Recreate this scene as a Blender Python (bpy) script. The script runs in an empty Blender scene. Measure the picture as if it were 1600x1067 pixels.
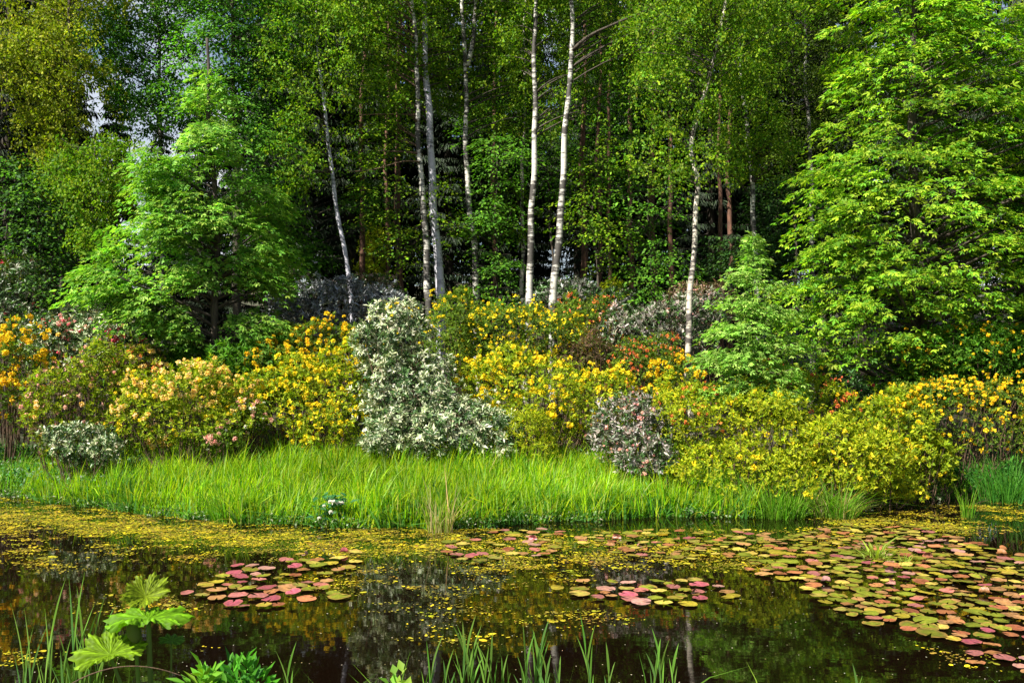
import bpy, math
import numpy as np
from mathutils import Vector

# ------------------------------------------------------------------ camera, sky, sun, exposure
S = bpy.context.scene
COL = S.collection
EYE = 2.7            # the eye above the pond's surface, in metres
F = 1470.0           # focal length, in pixels of the 1600 pixel wide photograph
HOR = 565.0          # photograph row of the horizon
cam_d = bpy.data.cameras.new('camera')
cam_d.lens = 36 * F / 1600
cam_d.sensor_width = 36
cam_d.shift_y = (HOR - 533.5) / 1600
cam_d.clip_start = 0.1
cam_d.clip_end = 3000
cam = bpy.data.objects.new('camera', cam_d)
cam.location = (0, 0, EYE)
cam.rotation_euler = (math.pi / 2, 0, 0)
COL.objects.link(cam)
S.camera = cam

TO_SUN = Vector((-0.62, -0.56, 0.86)).normalized()
w = bpy.data.worlds.new('World')
S.world = w
w.use_nodes = True
nt = w.node_tree
sky = nt.nodes.new('ShaderNodeTexSky')
sky.sky_type = 'NISHITA'
sky.sun_disc = False
sky.sun_elevation = math.asin(TO_SUN.z)
sky.sun_rotation = math.atan2(TO_SUN.x, TO_SUN.y) % (2 * math.pi)
bg = nt.nodes['Background']
bg.inputs['Strength'].default_value = 0.05
# white fair-weather clouds over the blue
tc = nt.nodes.new('ShaderNodeTexCoord')
cn = nt.nodes.new('ShaderNodeTexNoise')
cn.inputs['Scale'].default_value = 3.2
cn.inputs['Detail'].default_value = 8
cn.inputs['Roughness'].default_value = 0.6
nt.links.new(tc.outputs['Generated'], cn.inputs['Vector'])
cr = nt.nodes.new('ShaderNodeValToRGB')
cr.color_ramp.elements[0].position = 0.47
cr.color_ramp.elements[1].position = 0.62
nt.links.new(cn.outputs['Fac'], cr.inputs['Fac'])
cm = nt.nodes.new('ShaderNodeMix')
cm.data_type = 'RGBA'
cm.inputs[7].default_value = (7.5, 7.7, 8.2, 1)
nt.links.new(cr.outputs['Color'], cm.inputs[0])
nt.links.new(sky.outputs[0], cm.inputs[6])
nt.links.new(cm.outputs[2], bg.inputs['Color'])

sun_d = bpy.data.lights.new('sun', 'SUN')
sun_d.energy = 5.0
sun_d.angle = math.radians(0.5)
sun_d.color = (1.0, 0.94, 0.82)
sun = bpy.data.objects.new('sun', sun_d)
sun.rotation_euler = TO_SUN.to_track_quat('Z', 'Y').to_euler()
sun.location = (-30, -25, 50)
COL.objects.link(sun)

S.view_settings.view_transform = 'Standard'
S.view_settings.look = 'None'
S.view_settings.exposure = 1.42
S.view_settings.gamma = 1.0
S.view_settings.use_curve_mapping = False
S.render.engine = 'CYCLES'
S.cycles.max_bounces = 8
S.cycles.diffuse_bounces = 3
S.cycles.glossy_bounces = 3
S.cycles.transmission_bounces = 3
S.cycles.use_denoising = True

# ------------------------------------------------------------------ small helpers
R = np.random.default_rng(7)


def at(px, py, Y):
    """the point at distance Y that the photograph shows at (px, py)"""
    return np.array([(px - 800) / F * Y, Y, EYE - (py - HOR) / F * Y])


def unit(v):
    return v / np.maximum(np.linalg.norm(v, axis=-1, keepdims=True), 1e-9)


def rand_dir(n):
    return unit(R.normal(size=(n, 3)))


def bumpy(P, k=1.0, seed=0):
    """smooth pseudo noise in about -1..1"""
    r = np.random.default_rng(100 + seed)
    out = np.zeros(len(P))
    for i in range(6):
        d = r.normal(size=P.shape[1]) * k * (1 + 0.5 * i)
        out += np.sin(P @ d + r.uniform(0, 6.3)) / (1 + 0.35 * i)
    return out / 2.6


def tint(pal, n, jit=0.16, weights=None):
    pal = np.array(pal, float)
    i = R.choice(len(pal), n, p=weights)
    c = pal[i] * np.exp(R.normal(0, jit, (n, 1))) * np.exp(R.normal(0, 0.06, (n, 3)))
    return np.concatenate([np.clip(c, 0, 0.95), np.ones((n, 1))], 1)


class MB:
    """collects shapes and links them as one mesh object"""

    def __init__(self):
        self.v, self.f, self.c, self.n = [], [], [], 0

    def add(self, verts, faces, col=None):
        verts = np.asarray(verts, float).reshape(-1, 3)
        self.v.append(verts)
        for fa in faces:
            self.f.append(np.asarray(fa, np.int64) + self.n)
        if col is None:
            col = np.ones((len(verts), 4))
        col = np.asarray(col, float)
        if col.ndim == 1:
            col = np.tile(col, (len(verts), 1))
        self.c.append(col)
        self.n += len(verts)
        return self

    def tube(self, pts, rad, sides=6, col=None, cap=True):
        pts = np.asarray(pts, float)
        rad = np.asarray(rad, float)
        k = len(pts)
        t = np.gradient(pts, axis=0)
        t = unit(t)
        ref = np.array([0.0, 0, 1]) if abs(t[:, 2]).mean() < 0.8 else np.array([1.0, 0, 0])
        a = unit(np.cross(t, ref))
        b = np.cross(t, a)
        th = np.arange(sides) * 2 * math.pi / sides
        ring = pts[:, None] + rad[:, None, None] * (np.cos(th)[None, :, None] * a[:, None] + np.sin(th)[None, :, None] * b[:, None])
        i = np.arange(k - 1)[:, None] * sides
        j = np.arange(sides)[None]
        q = np.stack([i + j, i + (j + 1) % sides, i + sides + (j + 1) % sides, i + sides + j], -1).reshape(-1, 4)
        faces = [q]
        if cap:
            faces.append(np.arange(sides)[None, ::-1])
            faces.append((np.arange(sides) + (k - 1) * sides)[None])
        c = None if col is None else np.tile(np.asarray(col, float), (k * sides, 1))
        return self.add(ring.reshape(-1, 3), faces, c)

    def leaf(self, P, D, N, L, W, C, shape='kite'):
        tv, tf = SHAPES[shape]
        n, k = len(P), len(tv)
        if n == 0:
            return self
        D = unit(D)
        Sd = unit(np.cross(D, N))
        N = np.cross(Sd, D)
        L = np.broadcast_to(np.asarray(L, float), (n,))[:, None, None]
        W = np.broadcast_to(np.asarray(W, float), (n,))[:, None, None]
        V = P[:, None] + tv[None, :, 0:1] * L * D[:, None] + tv[None, :, 1:2] * W * Sd[:, None] + tv[None, :, 2:3] * L * N[:, None]
        fa = (np.arange(n)[:, None, None] * k + tf[None]).reshape(-1, tf.shape[1])
        return self.add(V.reshape(-1, 3), [fa], np.repeat(C, k, axis=0))

    def mesh(self, name, mat, smooth=False):
        me = bpy.data.meshes.new(name)
        V = np.concatenate(self.v)
        sizes = np.concatenate([np.full(len(f), f.shape[1], np.int32) for f in self.f])
        loops = np.concatenate([f.ravel() for f in self.f]).astype(np.int32)
        me.vertices.add(len(V))
        me.vertices.foreach_set('co', V.ravel().astype(np.float32))
        me.loops.add(len(loops))
        me.loops.foreach_set('vertex_index', loops)
        me.polygons.add(len(sizes))
        me.polygons.foreach_set('loop_start', np.concatenate([[0], np.cumsum(sizes)[:-1]]).astype(np.int32))
        if smooth:
            me.polygons.foreach_set('use_smooth', np.ones(len(sizes), bool))
        ca = me.color_attributes.new('Col', 'FLOAT_COLOR', 'POINT')
        ca.data.foreach_set('color', np.concatenate(self.c).ravel().astype(np.float32))
        me.materials.append(mat)
        me.update(calc_edges=True)
        return me

    def build(self, name, mat, parent=None, smooth=False, origin=None):
        if origin is not None:
            self.v = [v - np.asarray(origin, float) for v in self.v]
        o = bpy.data.objects.new(name, self.mesh(name, mat, smooth))
        COL.objects.link(o)
        if origin is not None and parent is None:
            o.location = origin
        if parent is not None:
            o.parent = parent
        return o


SHAPES = {
    'kite': (np.array([(0, 0, 0), (.45, .5, .07), (1, 0, -.08), (.45, -.5, .07)]), np.array([(0, 1, 2), (0, 2, 3)])),
    'long': (np.array([(0, 0, 0), (.55, .5, .04), (1, 0, -.14), (.55, -.5, .04)]), np.array([(0, 1, 2), (0, 2, 3)])),
    'maple': (np.array([(0, 0, 0), (.6, .17, .03), (1, 0, -.12), (.6, -.17, .03), (.36, .22, .02), (.55, .62, -.1), (.12, .42, -.04),
                        (.36, -.22, .02), (.55, -.62, -.1), (.12, -.42, -.04)]),
              np.array([(0, 1, 2), (0, 2, 3), (0, 5, 4), (0, 6, 5), (0, 7, 8), (0, 8, 9)])),
    'blade': (np.array([(0, .5, 0), (0, -.5, 0), (.55, .42, .03), (.55, -.42, .03), (1, 0, -.12)]), np.array([(0, 1, 3), (0, 3, 2), (2, 3, 4)])),
    'fleck': (np.array([(0, 0, 0), (.3, .45, 0), (.75, .5, 0), (1, .05, 0), (.8, -.4, 0), (.25, -.5, 0)]), np.array([(0, 5, 4), (0, 4, 3), (0, 3, 2), (0, 2, 1)])),
}


def tag(o, label=None, cat=None, group=None, kind=None):
    for k, v in (('label', label), ('category', cat), ('group', group), ('kind', kind)):
        if v:
            o[k] = v
    return o


def thing(name, loc, label, cat, group=None):
    o = bpy.data.objects.new(name, None)
    o.empty_display_size = 0.2
    COL.objects.link(o)
    o.location = loc
    return tag(o, label, cat, group)


def copy_tree(o, parent=None):
    c = o.copy()
    COL.objects.link(c)
    c.parent = parent
    for ch in KIDS.get(o.name, []):
        k = copy_tree(ch, c)
        KIDS.setdefault(c.name, []).append(k)
    return c


KIDS = {}

# ------------------------------------------------------------------ materials


def new_mat(name):
    m = bpy.data.materials.new(name)
    m.use_nodes = True
    t = m.node_tree
    b = t.nodes['Principled BSDF']
    return m, t, b


def leaf_mat(name, rough=0.5, trans=0.35, spec=0.35, warm=(1.15, 1.25, 0.55)):
    m, t, b = new_mat(name)
    a = t.nodes.new('ShaderNodeAttribute')
    a.attribute_name = 'Col'
    t.links.new(a.outputs['Color'], b.inputs['Base Color'])
    b.inputs['Roughness'].default_value = rough
    b.inputs['Specular IOR Level'].default_value = spec
    tr = t.nodes.new('ShaderNodeBsdfTranslucent')
    mu = t.nodes.new('ShaderNodeMix')
    mu.data_type = 'RGBA'
    mu.blend_type = 'MULTIPLY'
    mu.inputs[0].default_value = 1.0
    mu.inputs[7].default_value = (*warm, 1)
    t.links.new(a.outputs['Color'], mu.inputs[6])
    t.links.new(mu.outputs[2], tr.inputs['Color'])
    mx = t.nodes.new('ShaderNodeMixShader')
    mx.inputs[0].default_value = trans
    t.links.new(b.outputs[0], mx.inputs[1])
    t.links.new(tr.outputs[0], mx.inputs[2])
    t.links.new(mx.outputs[0], t.nodes['Material Output'].inputs['Surface'])
    return m


def noise(t, scale, detail=4, vec=None, rough=0.55):
    n = t.nodes.new('ShaderNodeTexNoise')
    n.inputs['Scale'].default_value = scale
    n.inputs['Detail'].default_value = detail
    n.inputs['Roughness'].default_value = rough
    if vec is not None:
        t.links.new(vec, n.inputs['Vector'])
    return n


def ramp(t, fac, stops):
    r = t.nodes.new('ShaderNodeValToRGB')
    e = r.color_ramp.elements
    while len(e) < len(stops):
        e.new(0.5)
    for el, (p, c) in zip(e, stops):
        el.position = p
        el.color = (*c, 1)
    t.links.new(fac, r.inputs['Fac'])
    return r


def bump(t, b, height, strength, dist=0.02):
    n = t.nodes.new('ShaderNodeBump')
    n.inputs['Strength'].default_value = strength
    n.inputs['Distance'].default_value = dist
    t.links.new(height, n.inputs['Height'])
    t.links.new(n.outputs['Normal'], b.inputs['Normal'])


def coords(t, scale=(1, 1, 1)):
    c = t.nodes.new('ShaderNodeTexCoord')
    m = t.nodes.new('ShaderNodeMapping')
    m.inputs['Scale'].default_value = scale
    t.links.new(c.outputs['Object'], m.inputs['Vector'])
    return m.outputs['Vector']


def birch_mat(name, pale=(0.50, 0.48, 0.43), dark=(0.045, 0.04, 0.035), cut=0.475):
    m, t, b = new_mat(name)
    n1 = noise(t, 1.0, 6, coords(t, (3.2, 3.2, 15)), 0.7)       # lying dark bands
    n2 = noise(t, 1.0, 4, coords(t, (2.4, 2.4, 2.0)))            # larger rough patches
    ad = t.nodes.new('ShaderNodeMath')
    ad.operation = 'MULTIPLY_ADD'
    ad.inputs[1].default_value = 0.55
    t.links.new(n2.outputs['Fac'], ad.inputs[0])
    sc = t.nodes.new('ShaderNodeMath')
    sc.operation = 'MULTIPLY'
    sc.inputs[1].default_value = 0.5
    t.links.new(n1.outputs['Fac'], sc.inputs[0])
    t.links.new(sc.outputs[0], ad.inputs[2])
    mid = tuple(0.55 * p for p in pale)
    r = ramp(t, ad.outputs[0], [(cut - 0.01, pale), (cut + 0.035, mid), (cut + 0.06, dark)])
    t.links.new(r.outputs['Color'], b.inputs['Base Color'])
    b.inputs['Roughness'].default_value = 0.75
    bump(t, b, n1.outputs['Fac'], 0.5, 0.02)
    return m


def bark_mat(name, c1, c2, sc=(9, 9, 2)):
    m, t, b = new_mat(name)
    n1 = noise(t, 1.6, 6, coords(t, sc), 0.65)
    r = ramp(t, n1.outputs['Fac'], [(0.35, c1), (0.65, c2)])
    t.links.new(r.outputs['Color'], b.inputs['Base Color'])
    b.inputs['Roughness'].default_value = 0.9
    bump(t, b, n1.outputs['Fac'], 0.8, 0.03)
    return m


M = {}
M['leaf'] = leaf_mat('soft_leaf', 0.55, 0.42, 0.14, (1.05, 1.3, 0.35))
M['maple'] = leaf_mat('maple_leaf', 0.5, 0.40, 0.18, (1.1, 1.3, 0.35))
M['glossy'] = leaf_mat('leathery_leaf', 0.38, 0.14, 0.4)
M['needle'] = leaf_mat('spruce_needle', 0.6, 0.08, 0.25, (1, 1.1, 0.7))
M['petal'] = leaf_mat('petal', 0.6, 0.35, 0.2, (1.05, 1.0, 0.8))
M['grass'] = leaf_mat('grass_blade', 0.5, 0.55, 0.15, (1.15, 1.25, 0.4))
M['pad'] = leaf_mat('lily_pad', 0.38, 0.0, 0.5)
def pad_detail(m):
    t = m.node_tree
    b = t.nodes['Principled BSDF']
    a = t.nodes['Attribute']
    n1 = noise(t, 3.2, 6, coords(t), 0.65)
    oi = t.nodes.new('ShaderNodeObjectInfo')
    r_ = ramp(t, n1.outputs['Fac'], [(0.3, (0.55, 0.5, 0.45)), (0.5, (1.0, 1.0, 1.0)), (0.72, (1.35, 1.3, 1.1))])
    mu = t.nodes.new('ShaderNodeMix')
    mu.data_type = 'RGBA'
    mu.blend_type = 'MULTIPLY'
    mu.inputs[0].default_value = 1.0
    t.links.new(a.outputs['Color'], mu.inputs[6])
    t.links.new(r_.outputs['Color'], mu.inputs[7])
    hs = t.nodes.new('ShaderNodeHueSaturation')
    v_ = t.nodes.new('ShaderNodeMapRange')
    v_.inputs[3].default_value = 0.75
    v_.inputs[4].default_value = 1.4
    t.links.new(oi.outputs['Random'], v_.inputs[0])
    t.links.new(v_.outputs[0], hs.inputs['Value'])
    t.links.new(mu.outputs[2], hs.inputs['Color'])
    t.links.new(hs.outputs['Color'], b.inputs['Base Color'])
    bump(t, b, n1.outputs['Fac'], 0.35, 0.02)


pad_detail(M['pad'])
M['weed'] = leaf_mat('pondweed', 0.6, 0.0, 0.25)
M['birch'] = birch_mat('birch_bark')
M['birch_grey'] = birch_mat('grey_birch_bark', (0.40, 0.39, 0.45), (0.10, 0.10, 0.12), 0.55)
M['birch_tan'] = birch_mat('tan_birch_bark', (0.50, 0.45, 0.37), (0.06, 0.05, 0.045), 0.51)
M['bark'] = bark_mat('dark_bark', (0.02, 0.016, 0.012), (0.075, 0.058, 0.042))
M['pine'] = bark_mat('reddish_bark', (0.05, 0.026, 0.018), (0.16, 0.075, 0.045))
M['twig'] = bark_mat('twig_bark', (0.045, 0.026, 0.014), (0.12, 0.07, 0.038), (20, 20, 6))


def ground_mat():
    m, t, b = new_mat('bank_soil')
    n1 = noise(t, 3.5, 8, coords(t), 0.7)
    n2 = noise(t, 0.35, 4, coords(t))
    r1 = ramp(t, n1.outputs['Fac'], [(0.3, (0.022, 0.016, 0.009)), (0.55, (0.05, 0.04, 0.02)), (0.75, (0.10, 0.08, 0.045))])
    r2 = ramp(t, n2.outputs['Fac'], [(0.42, (0.045, 0.032, 0.018)), (0.58, (0.035, 0.055, 0.014))])
    mx = t.nodes.new('ShaderNodeMix')
    mx.data_type = 'RGBA'
    mx.inputs[0].default_value = 0.5
    t.links.new(r1.outputs['Color'], mx.inputs[6])
    t.links.new(r2.outputs['Color'], mx.inputs[7])
    t.links.new(mx.outputs[2], b.inputs['Base Color'])
    b.inputs['Roughness'].default_value = 0.95
    bump(t, b, n1.outputs['Fac'], 0.7, 0.06)
    return m


def water_mat():
    m, t, b = new_mat('pond_water')
    b.inputs['Base Color'].default_value = (0.0035, 0.0018, 0.0009, 1)
    b.inputs['Roughness'].default_value = 0.025
    b.inputs['IOR'].default_value = 1.33
    b.inputs['Specular Tint'].default_value = (1.0, 0.84, 0.64, 1)      # brown water, its reflections tinted warm by colour
    n1 = noise(t, 1.3, 3, coords(t, (1.0, 1.6, 1)))
    bump(t, b, n1.outputs['Fac'], 0.028, 0.05)
    return m


# ------------------------------------------------------------------ terrain and water
EDGE_X = np.array([-400, -60, -30, -16, -10.3, -8.0, -5.5, -3.15, -1.03, 1.09, 3.15, 4.2, 6.1, 7.6, 10.1, 16, 30, 60, 400])
EDGE_Y = np.array([26, 24, 21, 20, 18.9, 17.6, 16.1, 15.45, 15.2, 16.0, 16.5, 16.3, 16.8, 18.2, 18.6, 19.5, 20, 24, 26])


def edge(x):
    return np.interp(x, EDGE_X, EDGE_Y) + 0.08 * np.sin(x * 3.1) + 0.05 * np.sin(x * 7.3 + 1)


NEAR = 6.3


def near_edge(x):
    return NEAR + 0.25 * np.sin(x * 0.7 + 1) - 0.012 * x * x * (np.abs(x) < 12) - 1.7 * (np.abs(x) >= 12)


def ground_z(x, y):
    x = np.asarray(x, float)
    y = np.asarray(y, float)
    e = edge(x)
    ne = near_edge(x)
    d = y - e
    far = np.interp(d, [-0.5, -0.1, 0.3, 1.2, 4, 8, 14, 24, 52, 100, 2000], [-0.7, -0.12, 0.1, 0.22, 0.62, 1.1, 1.8, 2.7, 6.5, 13.0, 20])
    n = ne - y
    near = np.interp(n, [-0.6, -0.1, 0.15, 1.2, 4, 8, 40, 2000], [-0.7, -0.12, 0.08, 0.64, 1.10, 1.2, 1.3, 1.3])
    return np.where(y > (e + ne) / 2, far, near) + 0.03 * np.sin(x * 1.7 + y) * np.sin(y * 1.3)


def grid(xs, ys):
    X, Y = np.meshgrid(xs, ys)
    V = np.stack([X, Y, ground_z(X, Y)], -1).reshape(-1, 3)
    nx = len(xs)
    i, j = np.meshgrid(np.arange(nx - 1), np.arange(len(ys) - 1))
    a = (j * nx + i).ravel()
    return V, np.stack([a, a + 1, a + nx + 1, a + nx], -1)


xs = np.concatenate([[-1500, -600, -300, -150, -80, -50, -35], np.linspace(-26, 26, 140), [35, 50, 80, 150, 300, 600, 1500]])
ys = np.concatenate([[-900, -300, -100, -40, -15, -5], np.linspace(0, 28, 150), np.linspace(29, 75, 40), [85, 105, 140, 200, 400, 900, 2200]])
V, Q = grid(xs, ys)
g = MB().add(V, [Q]).build('ground', ground_mat(), smooth=True)
tag(g, kind='structure')
wm = MB().add([(-380, 3, 0), (380, 3, 0), (380, 27, 0), (-380, 27, 0)], [np.array([[0, 1, 2, 3]])]).build('pond_water', water_mat())
tag(wm, kind='structure')

# ------------------------------------------------------------------ trees


def ellipsoid_points(lobes, n, shell=0.55, lump=0.22, seed=0, volp=0.8):
    """points in lobes (px, py, Y, half width px, half height px, half depth m); shell is the share pushed to the surface"""
    A = np.array([[*at(l[0], l[1], l[2]), l[3] / F * l[2], l[5], l[4] / F * l[2]] for l in lobes])
    vol = (A[:, 3] * A[:, 4] * A[:, 5]) ** volp
    k = R.choice(len(A), n, p=vol / vol.sum())
    d = rand_dir(n)
    r = np.where(R.random(n) < shell, R.uniform(0.72, 1.05, n), R.random(n) ** (1 / 3))
    r = r * (1 + lump * bumpy(d * 2.4 + k[:, None] * 3.7, 1.3, seed))
    P = A[k, :3] + d * r[:, None] * A[k, 3:]
    return P, d, k


def bez(a, b, c, n):
    t = np.linspace(0, 1, n)[:, None]
    return (1 - t) ** 2 * a + 2 * t * (1 - t) * b + t * t * c


def trunk_line(pts, seg=9, wob=0.03):
    """a smooth, slightly wandering line through points"""
    pts = np.array(pts, float)
    s = np.concatenate([[0], np.cumsum(np.linalg.norm(np.diff(pts, axis=0), axis=1))])
    n = max(6, int(s[-1] / 0.2))
    t = np.linspace(0, s[-1], n)
    P = np.stack([np.interp(t, s, pts[:, i]) for i in range(3)], 1)
    for _ in range(3):
        P[1:-1] = 0.25 * P[:-2] + 0.5 * P[1:-1] + 0.25 * P[2:]
    ph = R.uniform(0, 6, 2)
    P[:, 0] += wob * np.sin(t * 1.3 + ph[0]) + wob * 0.5 * np.sin(t * 3.1)
    P[:, 1] += wob * np.sin(t * 1.1 + ph[1])
    return P


def tree(name, label, group, trunk, r0, lobes, style, pal, n_spray, per, leaf, barkm, r1=0.03, limbs=60, spray=0.45, leafm='leaf', shape='kite',
         cat='tree', shell=0.55, weights=None, foot=None, extra_limbs=(), limb_bark=None, start=0.3, sides=10, crown='crown', gapk=1.5, tier=0.0, volp=0.8):
    """trunk: world points; style: 'flat' sprays, 'hang' drooping twigs or 'puff' clumps"""
    P = trunk_line(trunk)
    base = P[0].copy()
    root = thing(name, base, label, cat, group)
    tm = MB()
    n = len(P)
    u = np.linspace(0, 1, n)
    rad = r0 + (r1 - r0) * u ** 0.85
    rad[0] *= 1.45
    rad[1] *= 1.3
    rad[2] *= 1.15
    rad *= 1 + 0.05 * np.sin(np.arange(n) * 1.7)
    tm.tube(P, rad, sides)
    tm.build('trunk', M[barkm], root, True, base)
    n_spray = int(n_spray * 1.45)
    if start >= 0.5 and style == 'hang':        # most of these crowns hang behind the stem
        lobes = [(l[0], l[1], l[2] + (1.5 if l[1] > -50 else 0.5), l[3], l[4], l[5]) for l in lobes]
    C, d, k = ellipsoid_points(lobes, n_spray, shell, seed=len(label), volp=volp)
    # thin the crown in places so that what is behind shows through
    keep = bumpy(C, gapk, len(name) + n_spray) > R.uniform(-0.95, 0.12, len(C))
    C, d = C[keep], d[keep]
    if tier:        # leaves lie in layers
        ph = 0.35 * bumpy(C[:, :2], 1.2, 3) + 0.12 * np.linalg.norm(C[:, :2] - base[:2], axis=1)
        C[:, 2] = np.round((C[:, 2] + ph) / tier) * tier - ph + R.normal(0, 0.05, len(C))
    gz = ground_z(C[:, 0], C[:, 1]) + 0.15
    C = C[C[:, 2] > gz]
    m = len(C)
    # limbs
    bm = MB()
    if m:
        for i in R.choice(m, min(limbs, m), replace=False):
            h = np.clip((C[i, 2] - 0.35 * np.linalg.norm(C[i, :2] - base[:2]) - P[0, 2]) / (P[-1, 2] - P[0, 2]), start, 0.97)
            a = P[int(h * (n - 1))]
            ra = float(np.interp(h, u, rad)) * 0.35
            mid = a * 0.45 + C[i] * 0.55 + np.array([0, 0, 0.12 * np.linalg.norm(C[i] - a)]) * (1 if style != 'flat' else 0.5) + R.normal(0, 0.08, 3)
            bm.tube(bez(a, mid, C[i], 6), np.linspace(min(ra, 0.05), 0.006, 6), 4, cap=False)
    if bm.n:
        tag(bm.build('branches', M[limb_bark or 'bark'], root, True, base), kind='stuff')
    for pts, ra in extra_limbs:
        lm = MB()
        L = trunk_line(pts, wob=0.02)
        lm.tube(L, np.linspace(ra, 0.008, len(L)), 7)
        lm.build('limb', M[limb_bark or barkm], root, True, base)
    # leaves
    rep = np.repeat(np.arange(m), per)
    N_ = len(rep)
    out = C[rep] - np.array([base[0], base[1], 0])
    out[:, 2] = 0
    out = unit(out)
    spray_c = np.exp(R.normal(0, 0.24, m))[rep]
    size = (np.exp(R.normal(0, 0.28, m)) * spray)[rep]
    up = np.array([0, 0, 1.0])
    if style == 'flat':
        q = np.sqrt(R.random(N_)) * size
        th = R.uniform(0, 6.283, N_)
        side = np.cross(out, up)
        off = q[:, None] * (np.cos(th)[:, None] * out * 1.1 + np.sin(th)[:, None] * side)
        Pn = C[rep] + off
        Pn[:, 2] += -0.55 * q * q / spray - 0.25 * (off * out).sum(1) + R.normal(0, 0.035, N_)
        D = unit(off + 0.35 * out * size[:, None] + R.normal(0, 0.25, (N_, 3)) * size[:, None])
        D[:, 2] -= R.uniform(0.1, 0.6, N_)
        Nn = up + 0.5 * out + R.normal(0, 0.3, (N_, 3))
    elif style == 'hang':
        tw = 3
        g_ = R.integers(0, tw, N_) + rep * tw
        gd = unit(R.normal(size=(m * tw, 3)) * np.array([1, 1, 0.25]))[g_]
        s = R.random(N_)
        Pn = C[rep] + gd * (s * size)[:, None] * 0.9 + R.normal(0, 0.05, (N_, 3))
        Pn[:, 2] -= 0.75 * size * s * s
        D = rand_dir(N_) * 0.8 + gd * 0.4 - up * R.uniform(0.2, 1.0, N_)[:, None]
        Nn = rand_dir(N_) + up * 0.55 + out * 0.4
    else:
        Pn = C[rep] + rand_dir(N_) * (R.random(N_) ** 0.5 * size)[:, None] * np.array([1, 1, 0.6])
        D = rand_dir(N_) + 0.5 * out + up * 0.1
        Nn = rand_dir(N_) + up * 0.9 + out * 0.3
    L = leaf * np.exp(R.normal(0, 0.2, N_))
    col = tint(pal, N_, 0.15, weights)
    col[:, :3] *= spray_c[:, None]
    lf = MB()
    lf.leaf(Pn, D, Nn, L, L * (0.62 if shape == 'kite' else 0.95), np.clip(col, 0, 0.95), shape)
    tag(lf.build(crown, M[leafm], root, False, base), kind='stuff')
    return root


def foot(px, Y, dz=0.1):
    x = (px - 800) / F * Y
    return np.array([x, Y, float(ground_z(x, Y)) - dz])


def tpx(Y, base_px, *pts):
    """trunk line: foot on the ground under base_px, then pixel points at distance Y"""
    return [foot(base_px, Y)] + [at(px, py, Y) for px, py in pts]


BIRCH = [(0.12, 0.225, 0.010), (0.18, 0.265, 0.011), (0.07, 0.165, 0.010)]
BIRCH_Y = [(0.26, 0.28, 0.014), (0.21, 0.25, 0.012), (0.12, 0.17, 0.012)]
MAPLE = [(0.175, 0.32, 0.018), (0.26, 0.37, 0.024), (0.10, 0.25, 0.018)]
MAPLE_C = [(0.18, 0.36, 0.045), (0.25, 0.39, 0.06), (0.10, 0.26, 0.03)]
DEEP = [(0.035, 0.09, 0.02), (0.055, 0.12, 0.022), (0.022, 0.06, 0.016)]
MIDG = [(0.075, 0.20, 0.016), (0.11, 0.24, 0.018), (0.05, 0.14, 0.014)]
OLIVE = [(0.065, 0.11, 0.011), (0.09, 0.14, 0.012), (0.04, 0.07, 0.01)]

BG = 'birches of the woodland edge'
# white-stemmed birches, from the photograph's left to its right
tree('birch_tree', 'slender dark-footed birch leaning left among the spruces behind the dark blue-grey rhododendron', BG,
     tpx(25.9, 552, (547, 450), (540, 400), (531, 340), (520, 280), (506, 180), (498, 60), (492, -80), (488, -200)), 0.075,
     [(505, 90, 25.4, 85, 105, 1.8), (470, 235, 25.2, 50, 60, 1.4), (560, 60, 26.0, 75, 80, 1.7), (490, -90, 26, 110, 110, 2.2), (525, 215, 25.1, 38, 36, 0.8)],
     'hang', BIRCH, 560, 42, 0.08, 'birch_grey', limbs=90, spray=0.5, start=0.45)
tree('birch_tree', 'white birch with a bare snapped-looking branch, standing close beside a grey-violet trunk', BG,
     tpx(26.5, 676, (672, 490), (664, 380), (658, 280), (654, 180), (648, 60), (640, -60), (636, -180)), 0.125,
     [(620, 70, 26, 80, 90, 2.0), (600, 170, 25.6, 60, 60, 1.5), (640, -80, 26.5, 110, 100, 2.4), (560, 30, 26, 60, 60, 1.6)],
     'hang', BIRCH, 420, 42, 0.08, 'birch', limbs=70, spray=0.5, start=0.5, limb_bark='twig',
     extra_limbs=[([at(660, 242, 26.5), at(640, 235, 26.3), at(600, 238, 26.1), at(588, 236, 26)], 0.035), ([at(659, 254, 26.5), at(630, 250, 26.0), at(580, 268, 25.6), at(545, 268, 25.4)], 0.022),
                  ([at(657, 218, 26.5), at(640, 212, 26.6), at(620, 199, 26.8)], 0.03), ([at(652, 180, 26.5), at(610, 178, 26), at(560, 180, 25.7)], 0.03)])
tree('birch_tree', 'thick grey-violet birch trunk with smooth bark just behind the white pale-leaved shrub', BG,
     tpx(27, 692, (689, 480), (680, 340), (672, 230), (666, 120), (664, 0), (668, -140)), 0.165,
     [(670, 60, 27, 85, 100, 2.0), (700, 120, 26.6, 55, 60, 1.4), (668, -110, 27, 120, 110, 2.6), (625, 120, 27, 60, 60, 1.5)],
     'hang', BIRCH, 420, 42, 0.08, 'birch_grey', r1=0.06, limbs=70, spray=0.5, start=0.55)
tree('birch_tree', 'white birch that wavers and forks in two near the top of the picture', BG,
     tpx(27.5, 748, (745, 490), (740, 380), (733, 300), (726, 200), (728, 110), (724, 20), (720, -80), (718, -200)), 0.125,
     [(735, 30, 27.5, 70, 70, 1.8), (780, 160, 27, 55, 55, 1.4), (740, -110, 27.5, 110, 100, 2.4), (765, 90, 27.5, 45, 60, 1.4)],
     'hang', BIRCH, 330, 42, 0.08, 'birch', limbs=70, spray=0.5, start=0.5,
     extra_limbs=[([at(728, 105, 27.5), at(740, 60, 27.6), at(744, 0, 27.7), at(752, -90, 27.8)], 0.085)])
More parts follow.
